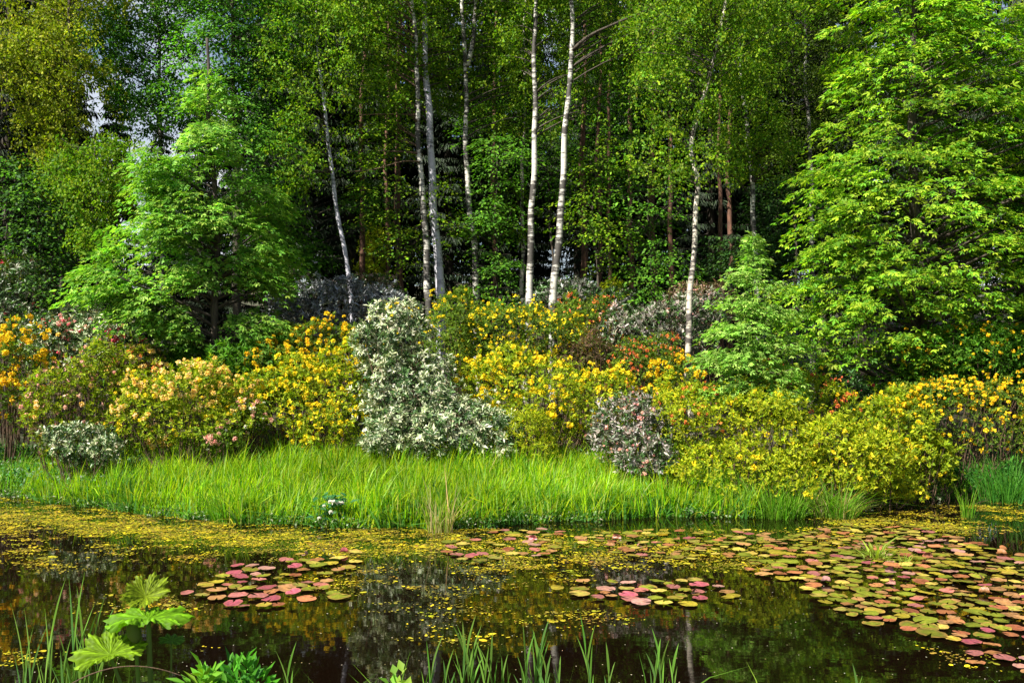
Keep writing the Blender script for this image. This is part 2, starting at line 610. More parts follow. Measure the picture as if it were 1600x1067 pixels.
tree('birch_tree', 'thin grey birch half hidden by leaves just behind the straightest white trunk', BG,
     tpx(31, 813, (815, 470), (816, 330), (818, 200), (820, 60), (822, -80)), 0.09,
     [(815, 150, 31, 50, 60, 1.5), (800, 330, 30, 40, 50, 1.2), (825, -20, 31, 80, 90, 2)],
     'hang', BIRCH, 220, 40, 0.08, 'birch_tan', limbs=60, spray=0.5)
tree('birch_tree', 'straightest of the white birches, rising upright behind the middle of the yellow azaleas', BG,
     tpx(25.5, 822, (824, 500), (829, 400), (834, 300), (834, 200), (836, 100), (838, 0), (842, -120), (846, -230)), 0.125,
     [(850, 60, 25.3, 65, 80, 1.8), (885, 150, 25, 45, 50, 1.2), (845, -110, 25.5, 120, 110, 2.5), (800, 30, 25.5, 60, 70, 1.7), (870, 190, 25.5, 28, 30, 0.8)],
     'hang', BIRCH, 400, 42, 0.08, 'birch', limbs=80, spray=0.5, start=0.5)
tree('birch_tree', 'black-banded white birch leaning right with one long arching limb near the top', BG,
     tpx(25, 861, (864, 500), (870, 400), (878, 290), (886, 190), (893, 90), (892, 0), (888, -120), (886, -230)), 0.135,
     [(930, 50, 25, 75, 65, 1.7), (1000, 60, 24.6, 70, 70, 1.6), (890, -110, 25, 130, 110, 2.6), (960, -20, 25, 110, 60, 2)],
     'hang', BIRCH, 460, 42, 0.08, 'birch', limbs=80, spray=0.5, start=0.55,
     extra_limbs=[([at(893, 80, 25), at(915, 55, 24.9), at(955, 40, 24.6), at(1000, 20, 24.3), at(1025, 10, 24.2)], 0.05)], limb_bark='bark')
tree('birch_tree', 'crooked tan birch with a sharp kink halfway up, standing right beside the pale young sapling', BG,
     tpx(22.5, 1078, (1077, 545), (1078, 450), (1084, 360), (1090, 305), (1096, 278), (1078, 250), (1084, 215), (1096, 160), (1110, 108), (1126, 40), (1140, -40), (1150, -140)), 0.088,
     [(1110, 60, 22.5, 85, 85, 1.7), (1055, 150, 22.3, 75, 60, 1.5), (1040, 240, 22, 65, 40, 1.2), (1180, 60, 22.8, 70, 80, 1.6), (1130, -90, 22.5, 150, 100, 2.6), (1030, 40, 22.5, 60, 70, 1.6)],
     'hang', BIRCH, 640, 42, 0.075, 'birch_tan', limbs=130, spray=0.45, start=0.4)
tree('birch_tree', 'short-looking white birch whose foot disappears behind dark leaves beside the big maple', BG,
     tpx(26, 1186, (1180, 360), (1176, 290), (1168, 220), (1160, 150), (1156, 60), (1154, -60)), 0.105,
     [(1165, 170, 25.8, 55, 55, 1.4), (1200, 240, 25.5, 55, 40, 1.3), (1145, 240, 25.5, 45, 40, 1.2), (1160, 40, 26, 75, 80, 1.9), (1160, -80, 26, 110, 90, 2.3)],
     'hang', BIRCH, 420, 42, 0.08, 'birch', limbs=80, spray=0.45)
tree('birch_tree', 'birch showing only a scrap of white trunk between the leaves of the big maple', BG,
     tpx(27, 1270, (1270, 385), (1266, 280), (1262, 160), (1258, 40), (1256, -80)), 0.09,
     [(1262, 60, 27, 60, 80, 1.6), (1290, 170, 27, 45, 55, 1.3), (1260, -60, 27, 100, 90, 2.2)],
     'hang', OLIVE, 260, 42, 0.085, 'birch', limbs=60, spray=0.5)
tree('birch_tree', 'yellow-olive weeping birch hanging its leaves over the far left of the pond bank', BG,
     tpx(25.5, 92, (95, 420), (100, 300), (105, 180), (110, 60), (112, -60), (114, -170)), 0.11,
     [(90, 120, 25, 85, 85, 1.7), (40, 70, 25, 60, 50, 1.5), (110, 230, 24.6, 45, 70, 1.1), (100, -30, 25.5, 110, 70, 2.2), (180, 290, 24.2, 50, 40, 1.0), (70, 200, 25, 35, 60, 1.0)],
     'hang', BIRCH_Y, 560, 42, 0.08, 'bark', limbs=110, spray=0.5)
tree('birch_tree', 'tall blue-green birch showing bits of white trunk behind the maple, below the sky gap', BG,
     tpx(27.5, 256, (254, 300), (250, 160), (246, 40), (244, -80)), 0.10,
     [(210, 80, 27.5, 85, 85, 1.4), (250, 180, 27, 60, 50, 1.3), (290, 20, 27.5, 60, 60, 1.4), (240, -80, 27.5, 120, 80, 2.2), (170, 60, 27, 60, 60, 1.2), (200, 130, 26.8, 50, 40, 1.0)],
     'hang', [(0.06, 0.17, 0.02), (0.09, 0.21, 0.02), (0.04, 0.12, 0.018)], 680, 42, 0.085, 'birch', limbs=90, spray=0.5)

tree('birch_tree', 'loose yellow-green birch sapling between the weeping birch and the bright left maple', BG,
     tpx(23.5, 150, (150, 430), (146, 330), (150, 230)), 0.05,
     [(150, 300, 23.4, 50, 46, 1.0), (110, 260, 23.6, 42, 40, 1.0), (190, 250, 23.6, 40, 40, 1.0), (160, 370, 23.3, 36, 30, 0.8)],
     'hang', BIRCH, 230, 40, 0.075, 'bark', r1=0.015, limbs=60, spray=0.42, start=0.2, sides=6)
# maples and other broadleaves
tree('lime_tree', 'tall fresh-green lime tree rising behind the left maple, right of the sky gap', None,
     tpx(26, 372, (370, 300), (366, 150), (362, 20), (360, -120)), 0.15,
     [(350, 70, 26, 62, 70, 1.5), (410, 120, 26, 55, 60, 1.4), (300, 130, 25.6, 45, 45, 1.1), (430, 230, 25.6, 48, 55, 1.3), (370, 190, 25.4, 55, 45, 1.2), (350, -60, 26, 110, 80, 2.2), (450, 30, 26, 50, 60, 1.4), (400, 310, 25.4, 50, 45, 1.2)],
     'flat', [(0.075, 0.21, 0.022), (0.12, 0.27, 0.026), (0.05, 0.15, 0.02)], 620, 34, 0.10, 'bark', limbs=150, spray=0.42, start=0.25)
tree('maple_tree', 'big light-green maple filling the right of the picture with layered sunlit sprays', None,
     tpx(21.5, 1440, (1438, 520), (1435, 400), (1428, 260), (1424, 120), (1430, -20), (1430, -170)), 0.20,
     [(1440, 330, 21, 190, 130, 2.1), (1380, 480, 20.6, 135, 95, 1.6), (1310, 290, 21, 75, 110, 1.3), (1500, 120, 21.5, 200, 120, 2.2), (1420, 60, 21.5, 110, 110, 1.7), (1560, 420, 21.5, 100, 150, 1.7),
      (1480, -90, 21.8, 210, 110, 2.4), (1650, 230, 22, 130, 200, 2.2), (1300, 430, 20.8, 65, 75, 1.1), (1270, 510, 20.4, 62, 48, 0.9), (1290, 360, 20.8, 50, 60, 0.9), (1225, 470, 20.8, 30, 40, 0.6)],
     'flat', MAPLE, 860, 44, 0.12, 'bark', limbs=200, spray=0.43, tier=0.62, gapk=2.2, leafm='maple', shape='maple', shell=0.65, start=0.12)
tree('maple_tree', 'lush bright maple on the left bank with its dark slim trunk showing below the crown', None,
     tpx(21.5, 338, (337, 520), (336, 410), (338, 320), (330, 220), (326, 130), (322, 60)), 0.12,
     [(168, 432, 20.6, 48, 34, 0.9), (228, 478, 20.6, 48, 28, 0.8), (285, 340, 20.8, 52, 44, 1.0), (248, 268, 21, 40, 40, 0.9), (335, 228, 21.2, 36, 44, 0.8), (395, 320, 21.8, 44, 42, 1.0),
      (415, 410, 22.0, 46, 40, 1.0), (290, 420, 20.9, 34, 28, 0.7), (410, 520, 21.6, 44, 40, 0.9), (325, 150, 21.6, 28, 38, 0.7), (275, 512, 20.9, 34, 20, 0.7), (190, 365, 21.2, 34, 26, 0.7)],
     'flat', MAPLE_C, 430, 42, 0.115, 'bark', limbs=120, spray=0.38, gapk=2.6, leafm='maple', shape='maple', shell=0.65, start=0.08)
tree('maple_sapling', 'pale young sapling with a thin dark stem rising from the lime azaleas', None,
     tpx(18.6, 1173, (1173, 620), (1172, 540), (1176, 450), (1178, 370)), 0.035,
     [(1176, 378, 18.6, 8, 16, 0.10), (1182, 405, 18.6, 20, 12, 0.22), (1160, 430, 18.5, 26, 12, 0.3), (1200, 445, 18.6, 32, 12, 0.35), (1150, 470, 18.6, 36, 13, 0.4), (1205, 490, 18.5, 44, 14, 0.5), (1145, 515, 18.5, 48, 14, 0.55),
      (1215, 535, 18.6, 52, 15, 0.55), (1135, 560, 18.4, 52, 16, 0.6), (1205, 580, 18.5, 52, 15, 0.55), (1130, 605, 18.4, 46, 14, 0.5), (1215, 615, 18.4, 40, 12, 0.45), (1172, 540, 18.4, 30, 60, 0.3)],
     'flat', [(0.20, 0.36, 0.06), (0.28, 0.41, 0.09), (0.14, 0.30, 0.035)], 290, 20, 0.085, 'bark', r1=0.008, limbs=110, spray=0.19, leafm='maple', shape='maple', start=0.15, sides=7, gapk=3.0, shell=0.3, volp=0.4)
tree('maple_tree', 'shaded low maple on the right bank whose leaves hang over the orange azalea', None,
     tpx(22.5, 1596, (1594, 480), (1592, 380), (1590, 200), (1588, 60)), 0.15,
     [(1480, 560, 21.6, 120, 50, 1.2), (1560, 540, 21.6, 90, 60, 1.3), (1430, 610, 21.0, 70, 35, 0.9), (1580, 300, 22.4, 60, 110, 1.4), (1640, 480, 22.4, 80, 130, 1.7)],
     'flat', MIDG, 420, 26, 0.125, 'bark', limbs=120, spray=0.34, leafm='maple', shape='maple', start=0.1)

UG = 'broadleaf saplings under the birches'
under = [
    ('beech_tree', 'small green beech with flat sprays between the forked birch and the straightest birch', (775, 27.6, [(770, 330, 50, 50, 1.2), (765, 430, 45, 45, 1.1), (785, 240, 45, 45, 1.2)]), MIDG, 190),
    ('beech_tree', 'leafy beech sapling close behind the black-banded leaning birch', (930, 27.6, [(915, 330, 45, 50, 1.2), (960, 380, 40, 40, 1.2), (940, 250, 45, 45, 1.3)]), BIRCH, 140),
    ('beech_tree', 'mid-green beech with spreading tiers in the dark gap right of the leaning birch', (1015, 27.6, [(990, 230, 65, 60, 1.6), (1010, 330, 65, 60, 1.5), (1030, 420, 55, 45, 1.3), (985, 450, 40, 35, 1.1), (1010, 130, 70, 60, 1.7)]), MIDG, 380),
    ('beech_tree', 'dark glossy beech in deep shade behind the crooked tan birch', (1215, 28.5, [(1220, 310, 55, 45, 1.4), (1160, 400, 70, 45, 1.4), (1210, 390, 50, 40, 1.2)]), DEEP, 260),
    ('beech_tree', 'fine-leaved beech sapling standing in shade under the leftmost leaning birch', (450, 28.5, [(430, 400, 55, 55, 1.3), (480, 410, 35, 45, 1.0), (425, 320, 45, 55, 1.3), (575, 320, 30, 45, 1.0)]), MIDG, 240),
    ('beech_tree', 'round mid-green beech on the far left, below the yellow-olive weeping birch', (60, 24.5, [(55, 340, 55, 60, 1.3), (110, 360, 40, 45, 1.1), (95, 440, 45, 50, 1.1), (30, 290, 40, 50, 1.2)]), MIDG + DEEP, 300),
    ('beech_tree', 'light green beech with hanging sprays above the dark blue-grey rhododendron', (620, 27.6, [(600, 300, 45, 50, 1.3), (630, 380, 35, 40, 1.1), (580, 220, 55, 50, 1.5), (705, 330, 30, 60, 1.2)]), BIRCH, 230),
    ('beech_tree', 'tall dark olive beech filling the gap between the crooked birch and the big maple', (1240, 33, [(1235, 100, 95, 100, 2.6), (1250, 240, 70, 60, 2.0), (1225, -30, 110, 80, 2.8)]), OLIVE, 620),
    ('beech_tree', 'grey-green beech deep in the wood directly above the straightest birch', (860, 35, [(850, 250, 60, 60, 1.8), (900, 200, 60, 60, 1.8), (760, 190, 50, 50, 1.6), (950, 110, 70, 70, 2)]), MIDG, 380),
]
for nm, lb, (bx, Y, lob), pal, ns in under:
    top = min(l[1] for l in lob)
    tree(nm, lb, UG, tpx(Y, bx, (bx + 4, 430), (bx - 3, (430 + top) / 2), (bx + 2, top)), 0.075, [(a, b, Y - 0.4, c, d, e) for a, b, c, d, e in lob],
         'flat', pal, int(ns * (0.55 if Y < 28 else 0.9)), 30, 0.10, 'bark', limbs=70, spray=0.42, start=0.15, r1=0.015, sides=6)

# reddish pine poles deep in the wood
PG = 'reddish pine poles deep in the wood'
pines = [(622, 31, 0.16, 'reddish pine trunk above the dark blue-grey rhododendron'), (912, 33, 0.16, 'reddish pine trunk seen just right of the leaning white birch'),
         (936, 32, 0.11, 'thinner pine trunk second from the leaning white birch'), (1020, 30, 0.14, 'pine trunk with flaky pinkish bark left of the crooked tan birch'),
         (100, 28, 0.22, 'dark stout pine trunk behind the beech on the far left'), (566, 30, 0.12, 'dark pine trunk between the dark-footed birch and the paired birch stems'),
         (605, 33, 0.11, 'thin brown pine trunk deep behind the paired birch stems'), (772, 32, 0.12, 'brown pine trunk between the forked and the straightest birch'),
         (952, 31, 0.08, 'pale thin pine trunk third from the leaning white birch'), (985, 34, 0.14, 'dark pine trunk in the widest black gap of the wood'),
         (1048, 33, 0.13, 'dark pine trunk just left of the crooked tan birch'), (1125, 31, 0.10, 'thin pine trunk just right of the crooked tan birch'), (1140, 34, 0.13, 'dark pine trunk between the crooked birch and the pale sapling')]
for bx, Y, r, lb in pines:
    tree('pine_tree', lb, PG, tpx(Y, bx, (bx + 2, 440), (bx - 2, 250), (bx + 3, 60), (bx, -150)), r,
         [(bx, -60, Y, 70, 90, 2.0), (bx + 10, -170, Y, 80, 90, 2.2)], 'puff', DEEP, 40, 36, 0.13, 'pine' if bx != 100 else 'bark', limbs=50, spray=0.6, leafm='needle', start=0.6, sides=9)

# spruces behind: three kinds, copied
SG = 'dark spruces of the wood behind the birches'


def spruce(name, label, H, Rb, bare, r0):
    root = thing(name, (0, 0, 0), label, 'tree', SG)
    z = np.linspace(-0.3, H, 24)
    tk = MB().tube(np.stack([0.05 * np.sin(z), 0.05 * np.cos(z * 0.8), z], 1), np.linspace(r0, 0.02, 24), 8).build('trunk', M['bark'], root, True)
    bm, lf = MB(), MB()
    h = bare * 0.25
    while h < H - 0.3:
        f = (H - h) / (H - bare * 0.6)
        f = min(f, 1.0)
        dead = h < bare
        nb = 4 if dead else 7
        for a in R.uniform(0, 6.283, nb):
            L = Rb * f ** 0.8 * R.uniform(0.65, 1.1) * (0.6 if dead else 1)
            o = np.array([math.cos(a), math.sin(a), 0])
            t = np.linspace(0, 1, 6)[:, None]
            pts = np.array([0, 0, h]) + o * L * t + np.array([0, 0, 1]) * (-0.35 * L * t + 0.22 * L * t * t)
            bm.tube(pts, np.linspace(0.03, 0.006, 6), 3, cap=False)
            if dead and R.random() < 0.45:
                continue
            n = int(90 * L / 2.5 * (0.6 if dead else 1.25)) + 15
            s = R.uniform(0.2, 1, n)
            side = np.array([-o[1], o[0], 0])
            sg = R.choice([-1, 1], n)
            w_ = (1 - s * 0.6) * R.random(n) * 0.5
            Pn = np.array([0, 0, h]) + o * (L * s)[:, None] + np.array([0, 0, 1.0]) * (-0.35 * L * s + 0.22 * L * s * s)[:, None] + side * (sg * w_)[:, None]
            D = o * 0.5 + side * (sg * 0.5)[:, None] - np.array([0, 0, 1.0]) * R.uniform(0.4, 1.8, n)[:, None] + R.normal(0, 0.2, (n, 3))
            Nn = np.array([0, 0, 0.5]) + o + R.normal(0, 0.35, (n, 3))
            LL = R.uniform(0.12, 0.36, n)
            lf.leaf(Pn, D, Nn, LL, LL * 0.10 + 0.022, tint([(0.016, 0.034, 0.012), (0.024, 0.045, 0.014), (0.011, 0.022, 0.009)], n, 0.2), 'long')
        h += R.uniform(0.3, 0.5)
    b = tag(bm.build('branches', M['bark'], root), kind='stuff')
    c = tag(lf.build('crown', M['needle'], root), kind='stuff')
    KIDS[root.name] = [tk, b, c]
    return root


sp_kinds = [spruce('spruce_tree', '', 24, 3.0, 5.0, 0.26), spruce('spruce_tree', '', 20, 2.6, 3.0, 0.22), spruce('spruce_tree', '', 13, 2.3, 1.0, 0.17)]
spots = []
for px, Y, k in [(15, 28, 0), (60, 33, 1), (-70, 31, 0), (430, 36, 0), (480, 34, 1), (545, 35, 0), (590, 37, 1), (640, 38, 0), (700, 36.5, 1), (760, 40, 0), (820, 42, 1), (905, 38, 0), (960, 41, 0),
                 (1000, 37, 1), (1060, 38, 0), (1110, 35, 1), (1150, 39, 0), (1215, 37, 0), (1290, 35, 1), (1350, 34, 0), (1430, 33, 1), (1500, 35, 0), (1580, 33, 0), (1660, 32, 1), (120, 37, 2), (180, 34, 2),
                 (250, 38, 2), (310, 35, 2), (370, 37, 2)]:
    spots.append((px, Y, k, 0))
for i in range(24):
    px = -180 + i * 85 + R.uniform(-25, 25)
    spots.append((px, R.uniform(47, 54), 2 if 120 < px < 380 else int(R.integers(0, 2)), 1))
for i in range(24):
    px = -160 + i * 83 + R.uniform(-25, 25)
    spots.append((px, R.uniform(58, 66), 2 if 120 < px < 380 else int(R.integers(0, 2)), 2))
used = set()
MARKS = [(-120, 'past the far left edge'), (15, 'at the far left edge'), (90, 'behind the yellow-olive weeping birch'), (180, 'under the gap of sky'), (310, 'behind the bright left maple'), (430, 'beside the bright left maple'),
         (500, 'behind the dark-footed leaning birch'), (585, 'above the dark blue-grey rhododendron'), (670, 'behind the grey-violet birch'), (740, 'behind the forked birch'), (825, 'behind the straightest birch'),
         (900, 'behind the black-banded birch'), (980, 'between the black-banded and the crooked birch'), (1080, 'behind the crooked birch'), (1180, 'above the pale sapling'), (1300, 'behind the lit flank of the big maple'),
         (1440, 'behind the trunk of the big maple'), (1570, 'at the far right edge'), (1700, 'past the far right edge')]
for px, Y, k, row in spots:
    src = sp_kinds[k]
    o = src if k not in used else copy_tree(src)
    used.add(k)
    x = (px - 800) / F * Y
    o.location = (x, Y, float(ground_z(x, Y)))
    o.rotation_euler.z = R.uniform(0, 6.28)
    s = R.uniform(0.92, 1.1) * (0.82 if k == 2 else 1)
    o.scale = (s, s, s * R.uniform(0.95, 1.08))
    mark = MARKS[int(np.argmin([abs(px - m_[0]) for m_ in MARKS]))][1]
    o['label'] = ['broad tall', 'slimmer', 'short'][k] + [' dark spruce of the nearest row ', ' dark spruce of the second row ', ' dark spruce of the furthest row '][row] + mark
# ------------------------------------------------------------------ shrubs
FLOWER_MESH = {}


def flower_meshes(key, pal, r):
    """a rounded truss of open flowers: eight blossoms of three petals"""
    if key not in FLOWER_MESH:
        out = []
        for v in range(4):
            mb = MB()
            i = np.arange(8)
            ph = math.pi * (3 - 5 ** 0.5) * i + v
            zz = 1 - (i + 0.4) / 8 * 1.25
            d = np.stack([np.cos(ph) * np.sqrt(np.maximum(0, 1 - zz * zz)), np.sin(ph) * np.sqrt(np.maximum(0, 1 - zz * zz)), zz], 1)
            rep = np.repeat(i, 3)
            ax = unit(d + R.normal(0, 0.15, (8, 3)))[rep]
            t1 = unit(np.cross(ax, [0.3, 0.2, 1.0]))
            t2 = np.cross(ax, t1)
            th = np.tile(np.arange(3) * 2.094, 8) + R.uniform(0, 2, 8)[rep]
            D = unit(np.cos(th)[:, None] * t1 + np.sin(th)[:, None] * t2 + 0.55 * ax)
            mb.leaf(ax * r * 0.5, D, ax + 0.2 * R.normal(size=(24, 3)), r * 0.75 * np.exp(R.normal(0, .12, 24)), r * 0.62, tint(pal, 8, 0.1)[rep], 'kite')
            out.append(mb.mesh('flower_cluster', M['petal']))
        FLOWER_MESH[key] = out
    return FLOWER_MESH[key]


FL = {
    'yellow': [(0.76, 0.60, 0.012), (0.78, 0.66, 0.02), (0.76, 0.54, 0.012)],
    'lemon': [(0.86, 0.68, 0.03), (0.82, 0.62, 0.02)],
    'gold': [(0.74, 0.50, 0.012), (0.76, 0.56, 0.012), (0.74, 0.43, 0.012)],
    'cream': [(0.88, 0.66, 0.16), (0.90, 0.58, 0.10), (0.86, 0.60, 0.32)],
    'pink': [(0.75, 0.32, 0.28), (0.80, 0.45, 0.38)],
    'red': [(0.55, 0.03, 0.06), (0.62, 0.06, 0.10), (0.68, 0.16, 0.20)],
    'orange': [(0.62, 0.16, 0.03), (0.66, 0.24, 0.05), (0.52, 0.10, 0.04)],
    'white': [(0.80, 0.79, 0.72), (0.75, 0.76, 0.66)],
}


def bush(name, label, lobes, pal, n_whorl, per, leaf, wid, leafm='leaf', shape='kite', flowers=(), spread=0.9, weights=None, stems=40, group=None, cat='shrub', pal_tip=None, tip=0.0, lump=0.25,
         inner=0.35, twigs=0, stem_r=0.014, shell=0.8, shadeside=0.0):
    """lobes as for trees; flowers: (palette key, how many single clusters, truss radius, extra tiny ones, lobes they sit on or None)"""
    A = np.array([[*at(l[0], l[1], l[2]), l[3] / F * l[2], l[5], l[4] / F * l[2]] for l in lobes])
    extra = []
    for a_ in A:        # smaller mounds budding from each mound
        for _ in range(8):
            d_ = unit(R.normal(size=3) + np.array([0, -0.4, 0.3]))
            extra.append([*(a_[:3] + d_ * a_[3:] * R.uniform(0.7, 1.12)), *(a_[3:] * R.uniform(0.22, 0.5) * R.uniform(0.7, 1.3, 3))])
    A = np.concatenate([A, np.array(extra)])
    cx = float(np.average(A[:, 0], weights=A[:, 3]))
    cy = float(np.average(A[:, 1], weights=A[:, 3]))
    base = np.array([cx, cy, float(ground_z(cx, cy))])
    root = thing(name, base, label, cat, group)
    seed = len(label) + n_whorl

    def surface(n, which=None, lo=0.78, hi=1.06, up=0.25):
        area = (A[:, 3] * A[:, 5] + A[:, 3] * A[:, 4] + A[:, 4] * A[:, 5])
        if which is not None:
            msk = np.zeros(len(A))
            msk[list(which)] = 1
            for w_ in which:
                msk[len(lobes) + 8 * w_:len(lobes) + 8 * w_ + 8] = 1
            area = area * msk
        kk = R.choice(len(A), n, p=area / area.sum())
        d = unit(R.normal(size=(n, 3)) + np.array([0, -0.25, up]))
        r = R.uniform(lo, hi, n) * np.where(R.random(n) < 0.18, R.uniform(1, 1.42, n), 1) * (1 + lump * bumpy(d * 3 + kk[:, None] * 2.3, 1.4, seed))
        Pq = A[kk, :3] + d * r[:, None] * A[kk, 3:]
        nn = unit(d / A[kk, 3:])
        # drop what lies well inside another lobe
        q = np.linalg.norm((Pq[:, None] - A[None, :, :3]) / A[None, :, 3:], axis=2)
        q[np.arange(n), kk] = 9
        ok = (q.min(1) > 0.8) & (Pq[:, 2] > ground_z(Pq[:, 0], Pq[:, 1]) + 0.03)
        return Pq[ok], nn[ok]

    n_whorl = int(n_whorl * (1.18 if name == 'azalea_bush' else 1.05))
    P1, N1 = surface(int(n_whorl * 1.25))
    P2, N2 = surface(int(n_whorl * inner), lo=0.4, hi=0.8)
    Pw = np.concatenate([P1, P2])
    Nw = np.concatenate([N1, N2])
    ax = unit(Nw + np.array([0, 0, 0.65]) + R.normal(0, 0.35, Nw.shape))
    rep = np.repeat(np.arange(len(Pw)), per)
    n = len(rep)
    a = ax[rep]
    t1 = unit(np.cross(a, R.normal(size=(len(Pw), 3))[rep]))
    t2 = np.cross(a, t1)
    th = np.tile(np.arange(per) * 6.283 / per, len(Pw)) + R.normal(0, 0.25, n)
    el = R.normal(spread, 0.28, n)
    D = a * np.cos(el)[:, None] + (np.cos(th)[:, None] * t1 + np.sin(th)[:, None] * t2) * np.sin(el)[:, None]
    L = leaf * np.exp(R.normal(0, 0.2, n))
    col = tint(pal, n, 0.15, weights)
    if pal_tip is not None:
        fresh = (R.random(len(Pw)) < tip)[rep]
        c2 = tint(pal_tip, n, 0.14)
        col[fresh] = c2[fresh]
    col[:, :3] *= np.exp(R.normal(0, 0.14, len(Pw)))[rep][:, None]
    lf = MB()
    lf.leaf(Pw[rep] + a * R.uniform(-0.05, 0.03, n)[:, None], D, a + R.normal(0, 0.15, (n, 3)), L, L * wid, np.clip(col, 0, .95), shape)
    tag(lf.build('foliage', M[leafm], root, False, base), kind='stuff')
    # stems
    bm = MB()
    for i in R.choice(len(Pw), min(stems, len(Pw)), replace=False):
        f_ = np.array([Pw[i, 0] * 0.45 + cx * 0.55 + R.normal(0, 0.12), Pw[i, 1] * 0.45 + cy * 0.55 + R.normal(0, 0.12), 0])
        f_[2] = float(ground_z(f_[0], f_[1])) - 0.05
        mid = (f_ + Pw[i]) / 2 + np.array([0, 0, 0.12]) + R.normal(0, 0.1, 3)
        bm.tube(bez(f_, mid, Pw[i], 6), np.linspace(stem_r, 0.003, 6), 4, cap=False)
    for _ in range(twigs):      # bare twigs near the foot
        l = A[R.integers(len(A))]
        p = np.array([l[0] + R.uniform(-1, 1) * l[3], l[1] - R.uniform(0.2, 1.0) * l[4], 0])
        p[2] = float(ground_z(p[0], p[1]))
        q = p + np.array([R.normal(0, 0.35), R.normal(-0.05, 0.15), R.uniform(0.25, 0.75)])
        bm.tube(bez(p, (p + q) / 2 + R.normal(0, 0.08, 3), q, 5), np.linspace(0.008, 0.003, 5), 3, cap=False)
    if bm.n:
        tag(bm.build('branches', M['twig'], root, True, base), kind='stuff')
    for key, cnt, rr, tiny, which in flowers:
        rr *= 0.64
        cnt = min(298, int(cnt * 2.3))
        meshes = flower_meshes((key, rr), FL[key], rr)
        Pf, Nf = surface(int(cnt * 4) + 12, which, 0.90, 1.10, 0.5)
        drift = bumpy(Pf, 3.2, seed + cnt) > R.uniform(-0.6, 0.35, len(Pf))
        Pf, Nf = Pf[drift], Nf[drift]
        for i in range(min(cnt, len(Pf))):
            o = bpy.data.objects.new('flower_cluster', meshes[i % 4])
            o.parent = root
            o.location = Pf[i] - base
            o.rotation_mode = 'QUATERNION'
            o.rotation_quaternion = Vector(unit(Nf[i] + np.array([0, -0.1, 0.5]))).to_track_quat('Z', 'Y')
            s = R.uniform(0.55, 1.25)
            o.scale = (s, s, s)
            COL.objects.link(o)
        if tiny:
            Pf, Nf = surface(tiny, which, 0.9, 1.08, 0.4)
            k = 6
            rep = np.repeat(np.arange(len(Pf)), k)
            n = len(rep)
            D = unit(Nf[rep] * 0.6 + R.normal(size=(n, 3)))
            fm = MB()
            fm.leaf(Pf[rep] + R.normal(0, 0.02, (n, 3)), D, Nf[rep] + R.normal(0, 0.4, (n, 3)), R.uniform(0.045, 0.075, n), 0.045, tint(FL[key], n, 0.12), 'kite')
            tag(fm.build('blossoms', M['petal'], root, False, base), kind='stuff')
    return root


LIME = [(0.22, 0.29, 0.012), (0.29, 0.33, 0.014), (0.14, 0.21, 0.012)]
LIME2 = [(0.36, 0.37, 0.012), (0.30, 0.34, 0.014), (0.18, 0.25, 0.012)]
AZG = [(0.10, 0.17, 0.018), (0.15, 0.21, 0.018), (0.065, 0.12, 0.016)]
RHOD = [(0.045, 0.10, 0.025), (0.065, 0.13, 0.033), (0.03, 0.07, 0.018)]
PALE = [(0.38, 0.42, 0.25), (0.24, 0.32, 0.15), (0.50, 0.51, 0.36)]
GREYB = [(0.075, 0.085, 0.09), (0.12, 0.13, 0.14), (0.045, 0.055, 0.055)]
GREYP = [(0.22, 0.19, 0.17), (0.30, 0.27, 0.24), (0.10, 0.13, 0.07)]
RUST = [(0.12, 0.075, 0.045), (0.10, 0.11, 0.03), (0.16, 0.09, 0.06)]

# back row
bush('rhododendron_bush', 'grey-green rhododendron with dull red buds at the far left edge', [(20, 470, 24, 50, 60, 1.2), (45, 520, 23.6, 40, 40, 0.9)], RHOD, 900, 6, 0.11, 0.33, 'glossy',
     pal_tip=[(0.20, 0.21, 0.15)], tip=0.3, flowers=[('red', 14, 0.06, 0, None)])
bush('lime_shrub', 'yellow-green shrub above the dull rhododendron at the far left', [(25, 430, 25.5, 45, 25, 0.8)], LIME, 380, 6, 0.09, 0.5)
bush('rhododendron_bush', 'pink-red flowering rhododendron with pale leaves in front of the left maple', [(120, 540, 22.6, 70, 40, 1.0), (185, 555, 22.2, 60, 40, 0.9), (80, 530, 22.8, 30, 28, 0.6)], RHOD, 900, 7, 0.12, 0.32, 'glossy',
     pal_tip=PALE, tip=0.45, flowers=[('red', 46, 0.09, 0, None), ('pink', 16, 0.09, 0, None)])
bush('rhododendron_bush', 'pale-leaved rhododendron tucked under the lit left edge of the maple', [(160, 510, 24, 45, 28, 0.8), (110, 500, 24.5, 30, 18, .6)], RHOD, 420, 7, 0.12, 0.32, 'glossy', pal_tip=PALE, tip=0.6)
bush('rhododendron_bush', 'dark blue-grey rhododendron mound behind the orange azalea', [(530, 495, 24.6, 85, 50, 1.5), (470, 510, 24.3, 45, 40, 1.0), (590, 500, 24.8, 45, 45, 1.0)], GREYB, 1700, 8, 0.12, 0.30, 'glossy',
     pal_tip=[(0.20, 0.22, 0.25)], tip=0.4)
bush('rhododendron_bush', 'brownish-pink rhododendron in shade behind the dark blue-grey mound', [(445, 450, 27, 45, 25, 0.9), (570, 450, 27.5, 50, 18, .9)], RHOD, 420, 7, 0.12, 0.32, 'glossy', pal_tip=[(0.22, 0.17, 0.13)], tip=0.45)
bush('azalea_bush', 'green azalea flecked with small red blossoms at the foot of the leaning birch', [(920, 505, 24.2, 45, 38, 0.9), (890, 500, 24.8, 30, 30, 0.7)], AZG, 800, 6, 0.075, 0.4, flowers=[('orange', 0, 0.06, 130, None)])
